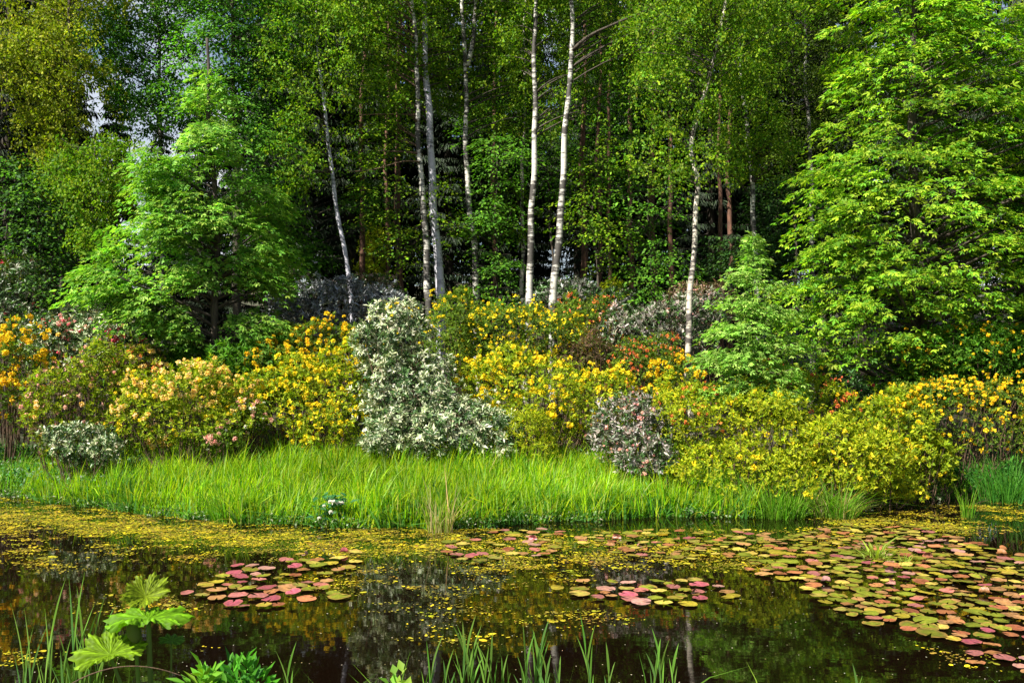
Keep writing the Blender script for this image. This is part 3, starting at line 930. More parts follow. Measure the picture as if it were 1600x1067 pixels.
bush('rhododendron_bush', 'grey rhododendron in shadow between the straightest and the leaning birch', [(880, 470, 27, 60, 30, 1.1), (960, 475, 27.5, 40, 25, 0.8)], RHOD, 480, 7, 0.12, 0.32, 'glossy', pal_tip=[(0.20, 0.20, 0.18)], tip=0.4)
bush('rhododendron_bush', 'pinkish-grey rhododendron dome beside the foot of the crooked tan birch', [(1030, 520, 24, 70, 45, 1.2), (975, 530, 23.6, 40, 40, 0.8), (1090, 500, 25, 40, 40, 0.8)], RHOD, 1300, 7, 0.11, 0.33, 'glossy',
     pal_tip=GREYP, tip=0.65, flowers=[('pink', 0, 0.07, 60, None)])
bush('rhododendron_bush', 'dusky red-tinged rhododendron behind the pale sapling', [(1105, 480, 26, 45, 35, 0.9)], RUST, 420, 7, 0.11, 0.33, 'glossy')

bush('lime_shrub', 'sunlit yellow-green shrub deep in the wood above the dark blue-grey mound', [(585, 400, 33, 22, 40, 0.8), (575, 430, 32.5, 25, 20, .7)], LIME2, 420, 6, 0.10, 0.5)  # added for the bright patch of a sunlit grass glade
bush('lime_shrub', 'low sunlit yellow-green growth seen between the reddish pine trunks', [(960, 465, 31, 24, 22, 0.8)], LIME2, 300, 6, 0.10, 0.5)  # likewise added, for lit grass showing beyond the trunks
bush('fern_clump', 'dark green ferny growth in the shade at the foot of the left maple', [(380, 590, 21.2, 60, 40, 0.8), (300, 570, 21.6, 45, 25, .7)], MIDG, 700, 6, 0.14, 0.3)
# middle row
bush('azalea_bush', 'deep golden azalea at the far left end of the bank, thick with flowers', [(35, 575, 20.4, 42, 55, 0.9), (15, 620, 20, 38, 45, 0.8), (-30, 580, 20.5, 50, 70, 1.0)], AZG, 900, 6, 0.075, 0.42,
     flowers=[('gold', 180, 0.11, 0, None)], group='yellow azaleas')
bush('azalea_bush', 'olive-green azalea with a few salmon buds between the golden and the cream ones', [(130, 630, 19.8, 55, 65, 1.0), (180, 600, 20.2, 45, 55, 0.9), (95, 660, 19.6, 40, 40, .7)], LIME, 1500, 6, 0.075, 0.42,
     pal_tip=RUST, tip=0.22, flowers=[('pink', 16, 0.07, 40, None), ('cream', 10, 0.08, 0, None)])
bush('azalea_bush', 'soft orange-pink azalea with reddish leaves above the cream one', [(225, 590, 20.6, 45, 35, 0.8)], LIME, 480, 6, 0.075, 0.42, pal_tip=RUST, tip=0.4, flowers=[('cream', 30, 0.09, 0, None), ('orange', 0, .06, 30, None)])
bush('azalea_bush', 'cream and yellow azalea spreading over bare brown twigs near the left bank', [(300, 620, 19.6, 75, 50, 1.0), (235, 640, 19.4, 50, 50, 0.8), (355, 630, 19.6, 45, 40, 0.8), (300, 660, 19.2, 90, 30, 0.7)], LIME, 1700, 6, 0.075, 0.42,
     flowers=[('cream', 120, 0.095, 0, (0, 1, 2)), ('lemon', 30, 0.085, 0, None)], twigs=110, group='yellow azaleas')
bush('azalea_bush', 'low pink azalea half hidden behind the grass below the cream one', [(350, 680, 18.9, 38, 22, 0.5), (390, 650, 19.3, 30, 22, .5)], AZG, 420, 6, 0.07, 0.42, flowers=[('pink', 34, 0.075, 0, None), ('white', 10, 0.06, 0, None)])
bush('rhododendron_bush', 'small white-leaved shrub at the edge of the grass on the left', [(125, 690, 18.6, 42, 30, 0.6), (165, 705, 18.3, 30, 22, 0.4)], RHOD, 420, 7, 0.08, 0.36, 'glossy', pal_tip=PALE, tip=0.42)
bush('azalea_bush', 'orange-yellow azalea in front of the dark blue-grey mound', [(460, 560, 21.6, 50, 40, 0.9), (520, 545, 21.8, 45, 38, 0.8), (420, 590, 21.3, 45, 35, 0.8)], AZG, 1000, 6, 0.075, 0.42,
     flowers=[('gold', 110, 0.10, 0, None)], group='yellow azaleas')
bush('azalea_bush', 'wide bright yellow azalea touching the white pale-leaved shrub on its left', [(480, 630, 20, 85, 55, 1.1), (530, 665, 19.6, 55, 50, 0.9), (410, 640, 20.2, 50, 40, 0.8), (540, 600, 20.4, 40, 55, .8)], LIME, 2000, 6, 0.07, 0.42,
     flowers=[('yellow', 230, 0.085, 240, None)], group='yellow azaleas', twigs=50)
bush('rhododendron_bush', 'large white pale-leaved rhododendron, tallest of the front shrubs', [(622, 515, 19.9, 40, 40, 0.8), (634, 592, 19.5, 64, 46, 1.0), (710, 662, 19.1, 76, 40, 1.0), (668, 630, 19.3, 50, 40, 0.9), (615, 655, 19.3, 48, 40, 0.9), (760, 688, 18.9, 56, 24, 0.7), (665, 695, 19.0, 80, 20, .8), (578, 545, 19.8, 28, 30, .7)],
     RHOD, 3300, 8, 0.10, 0.30, 'glossy', 'long', pal_tip=PALE, tip=0.58, spread=1.0, flowers=[('lemon', 16, 0.06, 0, (0,)), ('white', 40, 0.06, 0, None)], stems=70, stem_r=0.03)
bush('azalea_bush', 'olive-leaved azalea with thin yellow flowers behind the white shrub', [(700, 550, 22.4, 42, 65, 1.0), (715, 500, 23, 42, 40, 0.9)], AZG, 1100, 6, 0.075, 0.4, flowers=[('yellow', 40, 0.07, 0, (1,))], group='yellow azaleas')
bush('azalea_bush', 'finely flowered yellow azalea right at the foot of the straightest birch', [(790, 520, 23, 75, 42, 1.1), (860, 520, 22.6, 55, 36, 0.9), (770, 560, 22.6, 60, 35, .9), (900, 545, 22.6, 35, 35, .7)], AZG, 1800, 6, 0.075, 0.4,
     flowers=[('yellow', 150, 0.07, 300, None)], group='yellow azaleas')
bush('azalea_bush', 'broad rich yellow azalea in the middle of the bank, beside the white shrub', [(830, 600, 20.6, 95, 45, 1.2), (900, 640, 20.2, 75, 50, 1.0), (770, 600, 20.6, 55, 38, 0.9), (850, 650, 20, 80, 45, 0.9), (955, 620, 20.4, 40, 45, 0.7)], LIME, 2200, 6, 0.075, 0.42,
     flowers=[('yellow', 290, 0.105, 160, None)], group='yellow azaleas', twigs=30)
bush('lime_shrub', 'fine feathery yellow-green shrub at the foot of the white shrub, by the grass', [(822, 680, 18.9, 42, 36, 0.6), (845, 700, 18.7, 28, 22, .4)], LIME2, 700, 8, 0.075, 0.2)
bush('azalea_bush', 'brownish twiggy azalea past flowering beside the broad rich yellow one', [(925, 565, 22.2, 40, 40, 0.8)], RUST, 520, 6, 0.07, 0.4, twigs=40)
bush('azalea_bush', 'orange-red azalea with golden tips beside the crooked tan birch', [(1010, 570, 21.8, 55, 40, 0.9), (1050, 590, 21.4, 40, 38, 0.8), (985, 600, 21.6, 40, 35, .7)], AZG, 1100, 6, 0.075, 0.42,
     flowers=[('orange', 34, 0.07, 120, (0, 2)), ('gold', 46, 0.10, 0, (1,))])
bush('rhododendron_bush', 'low pink-grey rhododendron leaning over the grass beside the lime azaleas', [(985, 665, 19, 58, 45, 0.8), (1010, 715, 18, 45, 35, 0.7), (955, 690, 18.7, 35, 30, .6)], RHOD, 1000, 7, 0.095, 0.34, 'glossy', pal_tip=GREYP, tip=0.72,
     flowers=[('pink', 22, 0.055, 40, None)])
bush('azalea_bush', 'lime-yellow azalea around the stem of the pale sapling', [(1100, 660, 18.6, 75, 50, 0.9), (1190, 670, 18.2, 75, 55, 0.9), (1130, 740, 17.3, 80, 45, 0.7), (1220, 750, 17.1, 50, 40, 0.6), (1060, 640, 19, 45, 40, .7)], LIME2, 2900, 6, 0.07, 0.4,
     flowers=[('yellow', 12, 0.08, 30, None), ('orange', 8, .07, 50, (0,))], twigs=180)
bush('azalea_bush', 'azalea with red and orange blossoms behind the lime one, in front of the maple', [(1235, 620, 19.6, 60, 40, 0.8), (1290, 640, 19.4, 45, 40, 0.7), (1200, 600, 20, 40, 30, .7)], LIME, 1000, 6, 0.075, 0.42,
     flowers=[('orange', 36, 0.07, 90, None), ('gold', 20, 0.08, 0, None)])
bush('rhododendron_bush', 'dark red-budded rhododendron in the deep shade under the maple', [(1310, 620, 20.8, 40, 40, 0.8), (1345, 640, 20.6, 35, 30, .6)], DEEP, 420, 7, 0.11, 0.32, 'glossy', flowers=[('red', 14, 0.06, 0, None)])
bush('azalea_bush', 'yellow-tipped lime azalea leaning out over the water at the bend of the bank', [(1340, 720, 17.3, 72, 45, 0.8), (1300, 700, 17.6, 45, 40, 0.7), (1385, 745, 17.6, 42, 35, 0.6)], LIME2, 1700, 6, 0.08, 0.4,
     flowers=[('lemon', 26, 0.07, 30, None)], twigs=110)
bush('azalea_bush', 'green azalea with sparse gold flowers between the lime and the orange-gold one', [(1400, 670, 18.8, 60, 50, 0.8), (1430, 720, 18.4, 55, 40, 0.7)], LIME, 1300, 6, 0.075, 0.42, flowers=[('yellow', 26, 0.075, 20, None)], twigs=60)
bush('azalea_bush', 'orange-gold azalea dome over a tangle of bare twigs near the right edge', [(1480, 640, 19.2, 90, 45, 1.0), (1550, 655, 19, 65, 45, 0.9), (1420, 640, 19.5, 45, 35, 0.7)], AZG, 1300, 6, 0.065, 0.4,
     flowers=[('gold', 270, 0.075, 120, None)], twigs=260, group='yellow azaleas', inner=0.15)
bush('azalea_bush', 'shaded green azalea with scattered orange blossoms under the far right maple', [(1500, 550, 20.8, 90, 38, 0.9), (1580, 570, 20.8, 60, 45, 0.9)], MIDG, 1100, 6, 0.08, 0.42, flowers=[('gold', 50, 0.075, 60, None)])

bush('azalea_bush', 'green azalea past the far right end of the bank', [(1690, 640, 19.2, 80, 50, 1.0), (1790, 630, 19.6, 70, 60, 1.0)], LIME, 1100, 6, 0.075, 0.42, flowers=[('gold', 40, 0.075, 0, None)])
bush('rhododendron_bush', 'dark rhododendron past the far right end of the bank', [(1760, 560, 22, 110, 70, 1.3)], RHOD, 700, 7, 0.12, 0.32, 'glossy')
bush('azalea_bush', 'yellow azalea past the far left end of the bank', [(-130, 610, 20.4, 80, 60, 1.0)], LIME, 800, 6, 0.075, 0.42, flowers=[('yellow', 60, 0.09, 0, None)])
tree('beech_tree', 'broad green beech past the far right end of the bank', None, tpx(24, 1770, (1772, 400), (1768, 200), (1770, -60)), 0.16,
     [(1770, 380, 23.8, 120, 110, 1.8), (1800, 180, 24, 120, 130, 2.0), (1740, 20, 24, 100, 110, 1.8)], 'flat', MIDG, 420, 32, 0.12, 'bark', limbs=80, spray=0.45, start=0.15)
tree('beech_tree', 'broad green beech past the far left end of the bank', None, tpx(24, -150, (-150, 400), (-146, 200), (-150, -60)), 0.16,
     [(-150, 380, 23.8, 110, 110, 1.8), (-170, 180, 24, 110, 130, 2.0), (-140, 20, 24, 100, 110, 1.8)], 'flat', MIDG + DEEP, 380, 32, 0.12, 'bark', limbs=80, spray=0.45, start=0.15)

# ------------------------------------------------------------------ grass of the bank and herbs at the waterline


def blades(n, xr, dr, hgt, wid, pal, name, lean=0.35, hn=0.35, mask=None, near=False):
    x = R.uniform(*xr, n)
    d = dr[0] + (dr[1] - dr[0]) * R.random(n)
    y = (near_edge(x) - d) if near else (edge(x) + d)
    P = np.stack([x, y, ground_z(x, y) - 0.02], 1)
    if mask is not None:
        P = P[mask(P)]
    n = len(P)
    clump = (1 + hn * bumpy(P[:, :2], 2.0, 5)) * (1 + 0.8 * hn * bumpy(P[:, :2], 6.5, 6))
    h = hgt * np.maximum(clump, 0.3) * np.exp(R.normal(0, 0.25, n))
    col = tint(pal, n, 0.18)
    col[:, :3] *= (1 + 0.25 * bumpy(P[:, :2], 1.1, 9))[:, None]
    # tussocks lean together
    wx = 0.08 + 0.26 * bumpy(P[:, :2], 3.0, 12)
    wy = 0.22 * bumpy(P[:, :2], 3.0, 13)
    mb = MB()
    bent(mb, P, h, wid * np.exp(R.normal(0, 0.3, n)), col, lean, wx, wy)
    return mb


def bent(mb, P, h, wid, col, lean, wx=0.0, wy=0.0):
    """grass blades in three lengths that arch over"""
    n = len(P)
    a = R.uniform(0, 6.283, n)
    b = R.gamma(1.6, lean / 1.6, n)
    gx_ = np.cos(a) * b + wx
    gy_ = np.sin(a) * b + wy
    b = np.sqrt(gx_ ** 2 + gy_ ** 2)
    ph = R.uniform(0, 6.283, n)
    sd = np.stack([np.cos(ph), np.sin(ph), np.zeros(n)], 1)
    V_ = []
    for t_, w_ in ((0, 0.75), (0.38, 1.0), (0.72, 0.7), (1, 0)):
        c_ = P + np.stack([gx_ * h * t_ ** 1.8, gy_ * h * t_ ** 1.8, h * (t_ - 0.32 * np.minimum(b, 1.6) * t_ ** 2.6)], 1)
        if w_:
            V_ += [c_ + sd * (wid * w_ / 2)[:, None], c_ - sd * (wid * w_ / 2)[:, None]]
        else:
            V_.append(c_)
    V_ = np.stack(V_, 1)
    q = np.array([(0, 1, 3, 2), (2, 3, 5, 4)])
    t3 = np.array([(4, 5, 6)])
    o_ = np.arange(n)[:, None, None] * 7
    mb.add(V_.reshape(-1, 3), [(o_ + q).reshape(-1, 4), (o_ + t3).reshape(-1, 3)], np.repeat(np.clip(col, 0.003, 0.9), 7, axis=0))


GRASS = [(0.24, 0.41, 0.006), (0.29, 0.44, 0.006), (0.13, 0.31, 0.008), (0.37, 0.44, 0.02), (0.28, 0.43, 0.09), (0.07, 0.20, 0.006)]
SEDGE = [(0.10, 0.27, 0.014), (0.14, 0.31, 0.016), (0.20, 0.33, 0.04)]
gm = blades(56000, (-9.8, 4.3), (-0.05, 4.0), 0.40, 0.016, GRASS, 'grass', lean=0.3)
gs = blades(2600, (-9.5, 4.3), (-0.1, 3.8), 0.42, 0.011, [(0.36, 0.33, 0.10), (0.30, 0.30, 0.07)], 'grass', lean=0.9)
gw = blades(5000, (-9.5, 4.3), (-0.1, 0.9), 0.30, 0.03, [(0.07, 0.20, 0.03), (0.10, 0.26, 0.05)], 'grass', lean=0.7)
for o_ in (gs, gw):
    gm.v += o_.v
    gm.f += [f + gm.n for f in o_.f]
    gm.c += o_.c
    gm.n += o_.n
tag(gm.build('bank_grass', M['grass']), 'tall bright green grass covering the bank between pond and shrubs', 'grass', kind='stuff')
gm = blades(8000, (-15, -7.2), (0.0, 3.0), 0.36, 0.016, SEDGE, 'grass')
gm2 = blades(12000, (3.4, 15), (0.0, 2.0), 0.30, 0.016, SEDGE, 'grass')
gm.v += gm2.v
gm.f += [f + gm.n for f in gm2.f]
gm.c += gm2.c
gm.n += gm2.n
tag(gm.build('sedge_grass', M['grass']), 'darker sedge grass along both ends of the bank', 'grass', kind='stuff')


def herbs(n, xr, dr, pal, leaf, hgt, seed=3):
    x = R.uniform(*xr, n)
    y = edge(x) + R.uniform(*dr, n)
    keep = bumpy(np.stack([x, y], 1), 1.6, seed) > -0.25
    x, y = x[keep], y[keep]
    n = len(x)
    P = np.stack([x, y, np.maximum(ground_z(x, y), 0.0) + R.random(n) * hgt], 1)
    mb = MB()
    mb.leaf(P, rand_dir(n) + np.array([0, -.4, 0.1]), np.array([0, -0.3, 1]) + R.normal(0, 0.45, (n, 3)), leaf * np.exp(R.normal(0, .25, n)), leaf * 0.6, tint(pal, n, 0.18), 'kite')
    return mb


HERB = [(0.06, 0.16, 0.03), (0.10, 0.21, 0.04), (0.30, 0.34, 0.22), (0.045, 0.11, 0.02)]
tag(herbs(9000, (-11, 9), (-0.15, 0.35), HERB, 0.055, 0.16).build('waterline_herbs', M['leaf']), 'small-leaved herbs with pale flecks along the waterline', 'herbs', kind='stuff')
tag(herbs(9000, (6.6, 13), (0.1, 1.3), [(0.05, 0.19, 0.03), (0.08, 0.24, 0.03), (0.04, 0.13, 0.025)], 0.09, 0.42, 8).build('leafy_herbs', M['leaf']), 'low leafy green herbs below the orange-gold azalea', 'herbs', kind='stuff')
tag(herbs(9000, (-14, -7.6), (0.2, 2.6), [(0.05, 0.17, 0.05), (0.08, 0.22, 0.06), (0.20, 0.28, 0.18)], 0.08, 0.40, 11).build('leafy_herbs', M['leaf']), 'bluish-green low herbs on the left end of the bank', 'herbs', kind='stuff')
# forest floor growth, sunlit where light falls through
n = 16000
x = R.uniform(-26, 26, n)
y = R.uniform(23, 46, n)
P = np.stack([x, y, ground_z(x, y) + R.random(n) * 0.5], 1)
P = P[bumpy(P[:, :2], 0.5, 4) > -0.2]
n = len(P)
mb = MB()
mb.leaf(P, rand_dir(n) + np.array([0, 0, .8]), rand_dir(n) + np.array([0, -.5, 0.8]), R.uniform(.15, .35, n), 0.08, tint([(0.12, 0.26, 0.02), (0.07, 0.17, 0.02), (0.2, 0.3, 0.02)], n), 'long')
tag(mb.build('undergrowth', M['leaf']), 'green undergrowth on the floor of the wood', 'undergrowth', kind='stuff')


def tuft(name, label, px, py, n, hgt, wid, pal, r=0.15, lean=0.4, cat='grass tuft', z=None, group=None):
    Y = EYE * F / (py - HOR)
    c = at(px, py, Y)
    c[2] = 0.0 if z is None else z
    root = thing(name, c, label, cat, group)
    a = R.uniform(0, 6.283, n)
    q = np.sqrt(R.random(n)) * r
    P = np.stack([q * np.cos(a), q * np.sin(a), np.full(n, -0.05)], 1)
    mb = MB()
    bent(mb, P, hgt * np.exp(R.normal(0, .28, n)), wid * np.exp(R.normal(0, .2, n)), tint(pal, n, .15), lean, np.cos(a) * lean * q / r, np.sin(a) * lean * q / r)
    tag(mb.build('leaves', M['grass'], root), kind='stuff')
    return root, c


tuft('sedge_tuft', 'dense dark green sedge tuft at the water below the lime azaleas', 1215, 806, 420, 0.55, 0.015, SEDGE, 0.45)
tuft('sedge_tuft', 'arching sedge tuft with pale dry blades at the water near the bend of the bank', 1300, 806, 420, 0.55, 0.015, SEDGE + [(0.35, 0.28, 0.12)], 0.4, 0.6)
tuft('sedge_tuft', 'upright sedge tuft at the foot of the bank by the right edge', 1570, 782, 480, 0.75, 0.015, [(0.06, 0.22, 0.03), (0.09, 0.26, 0.03)], 0.55)
tuft('sedge_tuft', 'thin sedge tuft standing in the yellow pondweed near the right edge', 1512, 808, 40, 0.5, 0.012, SEDGE, 0.1, 0.2)
tuft('sedge_tuft', 'dark green sedge tuft at the waterline left of the white-flowered plant', 362, 812, 300, 0.5, 0.014, SEDGE, 0.35)
tuft('sedge_tuft', 'straw-coloured reed stubble standing in the water in front of the grass', 688, 832, 90, 0.62, 0.013, [(0.40, 0.36, 0.14), (0.22, 0.34, 0.03), (0.45, 0.36, 0.2)], 0.2, 0.25)
tuft('water_soldier', 'spiky pale green water plant rising out of the lily pads', 1368, 872, 70, 0.30, 0.024, [(0.20, 0.28, 0.03), (0.30, 0.36, 0.06)], 0.16, 0.9, 'water plant')
tuft('water_soldier', 'smaller spiky water plant beside the bigger one among the lily pads', 1412, 880, 30, 0.17, 0.02, [(0.20, 0.28, 0.03), (0.30, 0.36, 0.06)], 0.13, 0.9, 'water plant')
# the white-flowered plant at the waterline
Yw = EYE * F / (822 - HOR)
c = at(520, 822, Yw)
c[2] = 0.05
root = thing('white_flower_plant', c, 'dark-leaved plant with white flowers at the edge of the grass', 'flower plant')
mb = MB()
n = 110
a = R.uniform(0, 6.28, n)
P = np.stack([R.normal(0, 0.14, n), R.normal(0, 0.1, n), R.uniform(0, 0.45, n)], 1)
mb.leaf(P, np.stack([np.cos(a), np.sin(a), R.uniform(0, .6, n)], 1), np.array([0, -.4, 1]) + R.normal(0, .3, (n, 3)), R.uniform(.1, .2, n), .07, tint([(0.03, 0.12, 0.04), (0.05, 0.16, 0.06)], n), 'kite')
tag(mb.build('foliage', M['leaf'], root), kind='stuff')
for dx, dz, s in [(0.04, 0.36, 1.0), (0.12, 0.34, 0.9), (-0.02, 0.37, 0.8), (0.17, 0.35, 0.7), (-0.01, 0.20, 0.8), (-0.12, 0.30, 0.6), (-.2, .1, .7)]:
    o = bpy.data.objects.new('flower_cluster', flower_meshes(('white', 0.05), FL['white'], 0.05)[0])
    o.parent = root
    o.location = (dx, -0.12, dz)
    o.scale = (s, s, s)
    COL.objects.link(o)

# ------------------------------------------------------------------ pondweed and lily pads


def water_at(px, py):
    Y = EYE * F / (py - HOR)
    return np.stack([(px - 800) / F * Y, Y], -1)


def to_px(x, y):
    return 800 + x / y * F, HOR + EYE / y * F


# where pondweed lies: centre and half sizes in photograph pixels, density
WEED = [(180, 815, 260, 34, .95), (420, 850, 240, 26, .85), (650, 845, 190, 24, .8), (120, 850, 180, 18, .55), (980, 850, 200, 22, .6), (820, 890, 90, 30, .75), (930, 875, 120, 16, .55), (1120, 875, 90, 16, .55), (1430, 812, 130, 22, .95), (1580, 800, 70, 16, .8),
        (230, 945, 70, 14, .35), (70, 1030, 60, 12, .4), (310, 1020, 30, 9, .4), (930, 965, 70, 12, .38), (910, 985, 30, 8, .4), (690, 1000, 110, 14, .16), (1540, 1030, 60, 12, .25), (560, 905, 60, 22, .4), (40, 780, 90, 10, .6), (700, 940, 120, 30, .12), (1290, 840, 60, 14, .4), (60, 880, 90, 12, .3)]
nm = 75000
x = R.uniform(-14, 14, nm)
y = R.uniform(7.2, 19.2, nm)
px, py = to_px(x, y)
dens = np.zeros(nm)
for cx_, cy_, hw, hh, dn in WEED:
    dens = np.maximum(dens, dn * np.exp(-(((px - cx_) / hw) ** 4 + ((py - cy_) / hh) ** 4)))
nz = bumpy(np.stack([x * 1.0, y * 1.3], 1), 2.2, 21) * 0.6 + bumpy(np.stack([x * 0.5, y * 1.3], 1), 6.5, 22) * 0.6
keep = (R.random(nm) < dens * np.clip(0.5 + 1.9 * nz, 0.04, 1.0) * 0.95) & (y < edge(x) + 0.05) & (y > near_edge(x) + 0.1)
x, y = x[keep], y[keep]
nm = len(x)
# each mat: a handful of pieces strung along a short drifting line
kk = R.integers(2, 24, nm)
rep_ = np.repeat(np.arange(nm), kk)
n = len(rep_)
ang = R.normal(0, 0.5, nm)[rep_]
u_ = R.normal(0, 1, n) * 0.12
v_ = R.normal(0, 1, n) * 0.04
x = x[rep_] + u_ * np.cos(ang) - v_ * np.sin(ang)
y = y[rep_] + u_ * np.sin(ang) + v_ * np.cos(ang)
ok = (y < edge(x) + 0.05) & (y > near_edge(x) + 0.1)
x, y = x[ok], y[ok]
matc = tint([(0.36, 0.30, 0.010), (0.40, 0.32, 0.010), (0.26, 0.24, 0.012), (0.16, 0.14, 0.016), (0.20, 0.13, 0.018)], nm, .18)[rep_][ok]
n = len(x)
a = R.uniform(0, 6.283, n)
L = np.exp(R.normal(math.log(0.022), 0.5, n))
P = np.stack([x, y, R.uniform(0.003, 0.012, n)], 1)
D = np.stack([np.cos(a), np.sin(a), R.normal(0, 0.05, n)], 1)
mb = MB()
matc[:, :3] *= np.exp(R.normal(0, .15, n))[:, None]
mb.leaf(P, D, np.tile([0, 0, 1.0], (n, 1)) + R.normal(0, .10, (n, 3)), L, L * R.uniform(.3, .9, n), matc, 'fleck')
tag(mb.build('pondweed', M['weed']), 'yellow floating pondweed scattered over the dark water', 'pondweed', kind='stuff')
# pale specks: fallen petals and seeds on the open water
n = 900
x = R.uniform(-5, 6, n)
y = R.uniform(7.3, 15, n)
P = np.stack([x, y, np.full(n, 0.004)], 1)
a = R.uniform(0, 6.283, n)
mb = MB()
mb.leaf(P, np.stack([np.cos(a), np.sin(a), 0 * a], 1), np.tile([0, 0, 1.0], (n, 1)) + R.normal(0, .05, (n, 3)), R.uniform(.008, .02, n), 0.009, tint([(.45, .42, .3), (.3, .25, .1)], n), 'fleck')
tag(mb.build('floating_petals', M['weed']), 'tiny pale petals and seeds floating on the open dark water', 'petals', kind='stuff')

PADC = {'green': [(0.17, 0.165, 0.016), (0.21, 0.195, 0.02), (0.125, 0.145, 0.014)], 'yellow': [(0.29, 0.235, 0.03), (0.33, 0.27, 0.055)], 'bronze': [(0.22, 0.10, 0.04), (0.25, 0.14, 0.06), (0.18, 0.07, 0.035)],
        'pink': [(0.28, 0.10, 0.10), (0.22, 0.05, 0.07), (0.34, 0.17, 0.15)]}


def pad_mesh(colour, v, curl=0.0):
    rr = np.random.default_rng(500 + v)
    n = 15
    gap = 0.16
    th = np.linspace(gap, 2 * math.pi - gap, n)
    rim = 1 + 0.05 * np.sin(3 * th + v) + rr.normal(0, 0.02, n)
    ring = []
    c = tint(PADC[colour], 1, 0.12)[0]
    cols = [c * np.array([1.25, 1.2, 1.0, 1])]
    V = [(0, 0, 0.012)]
    for q, lift in ((0.55, 0.0), (1.0, 0.07)):
        for k in range(n):
            zx = lift * rr.normal(0.25, 0.4)
            p = np.array([q * rim[k] * math.cos(th[k]), q * rim[k] * math.sin(th[k]), zx + 0.02 * math.sin(5 * th[k] + v)])
            if curl:        # part of the leaf is folded up
                u_ = p[1]
                if u_ > 0.05:
                    ang = min(curl * (u_ - 0.05) * 1.2, 1.9)
                    p[2] += (u_ - 0.05) * math.sin(ang)
                    p[1] = 0.05 + (u_ - 0.05) * math.cos(ang)
            V.append(p)
            edge_c = np.array([0.30, 0.10, 0.05, 1]) if (q > 0.9 and v % 2 == 0) else c        # some pads are rimmed with bronze
            cols.append(np.clip((0.55 * c + 0.45 * edge_c) * np.array([*(np.exp(rr.normal(0, 0.16)) * np.array([1, 1, 1])), 1]), 0, .9))
    F3 = np.array([(0, 1 + k, 2 + k) for k in range(n - 1)])
    F4 = np.array([(1 + k, 1 + n + k, 2 + n + k, 2 + k) for k in range(n - 1)])
    return MB().add(np.array(V), [F3, F4], np.array(cols))


PAD = {(cn, v): pad_mesh(cn, v + 10 * i, 0.0) for i, cn in enumerate(PADC) for v in range(5)}
CURL = {(cn, v): pad_mesh(cn, v + 90, 2.0) for cn in ('pink', 'bronze') for v in range(3)}
PADM = {k: m.mesh('lily_pad', M['pad'], True) for k, m in PAD.items()}
CURLM = {k: m.mesh('lily_pad', M['pad'], True) for k, m in CURL.items()}


def in_poly(px, py, poly):
    ins = np.zeros(len(px), bool)
    j = len(poly) - 1
    for i in range(len(poly)):
        xi, yi = poly[i]
        xj, yj = poly[j]
        c_ = ((yi > py) != (yj > py)) & (px < (xj - xi) * (py - yi) / (yj - yi + 1e-9) + xi)
        ins ^= c_
        j = i
    return ins


PATCH = [
    ('of the ribbed-leaf patch', [(282, 920), (340, 905), (372, 880), (440, 872), (560, 862), (565, 890), (520, 905), (530, 935), (440, 950), (370, 948), (300, 940)], 62, (.34, .16, .20, .30), 0.24),
    ('of the patch by the reed stubble', [(690, 850), (760, 830), (880, 828), (900, 850), (870, 870), (760, 885), (700, 872)], 46, (.25, .2, .3, .25), 0.23),
    ('of the small open-water patch', [(865, 920), (905, 905), (960, 903), (1000, 915), (1050, 905), (1110, 910), (1160, 935), (1090, 952), (990, 945), (930, 935), (890, 930)], 36, (.30, .2, .15, .35), 0.235),
    ('of the band beside the raft', [(890, 838), (1000, 830), (1180, 828), (1230, 845), (1200, 870), (1040, 878), (930, 862)], 100, (.40, .22, .30, .08), 0.22),
    ('of the big raft', [(1165, 895), (1180, 860), (1230, 840), (1340, 818), (1440, 825), (1560, 860), (1780, 890), (1780, 985), (1510, 1006), (1400, 985), (1310, 962), (1265, 925), (1240, 905), (1185, 905)], 500, (.47, .16, .28, .09), 0.225),
    ('of the strays off the raft', [(1500, 1010), (1640, 1010), (1660, 1060), (1570, 1062), (1520, 1035)], 9, (.1, .1, .4, .4), 0.2),
]
BOX = {w_: (min(q[0] for q in p_), min(1600, max(q[0] for q in p_)), min(q[1] for q in p_), max(q[1] for q in p_)) for w_, p_, *_ in PATCH}
pads = []
for where, poly, cnt, wts, dia in PATCH:
    A_ = np.array(poly, float)
    got = []
    tries = 0
    while len(got) < cnt and tries < cnt * 60:
        tries += 1
        qx = R.uniform(A_[:, 0].min(), A_[:, 0].max())
        # even over the water, not over the picture
        ya, yb = EYE * F / (A_[:, 1].max() - HOR), EYE * F / (A_[:, 1].min() - HOR)
        yy = R.uniform(ya, yb)
        qy = HOR + EYE * F / yy
        if not in_poly(np.array([qx]), np.array([qy]), poly)[0]:
            continue
        p = np.array([(qx - 800) / F * yy, yy])
        d_ = dia * math.exp(R.normal(0, 0.17))
        d_ *= 0.80
        if any((p[0] - g_[0]) ** 2 + (p[1] - g_[1]) ** 2 < (0.40 * (d_ + g_[2])) ** 2 for g_ in got):
            continue
        got.append((p[0], p[1], d_))
    for p0, p1, d_ in got:
        cn = ['green', 'yellow', 'bronze', 'pink'][R.choice(4, p=np.array(wts) / sum(wts))]
        pads.append((p1, p0, d_, cn, where))
pads.sort(key=lambda p: p[0] / p[2])
stuff = MB()
WORD = {'green': 'olive-green', 'yellow': 'yellowish', 'bronze': 'bronze-brown', 'pink': 'pinkish-red'}
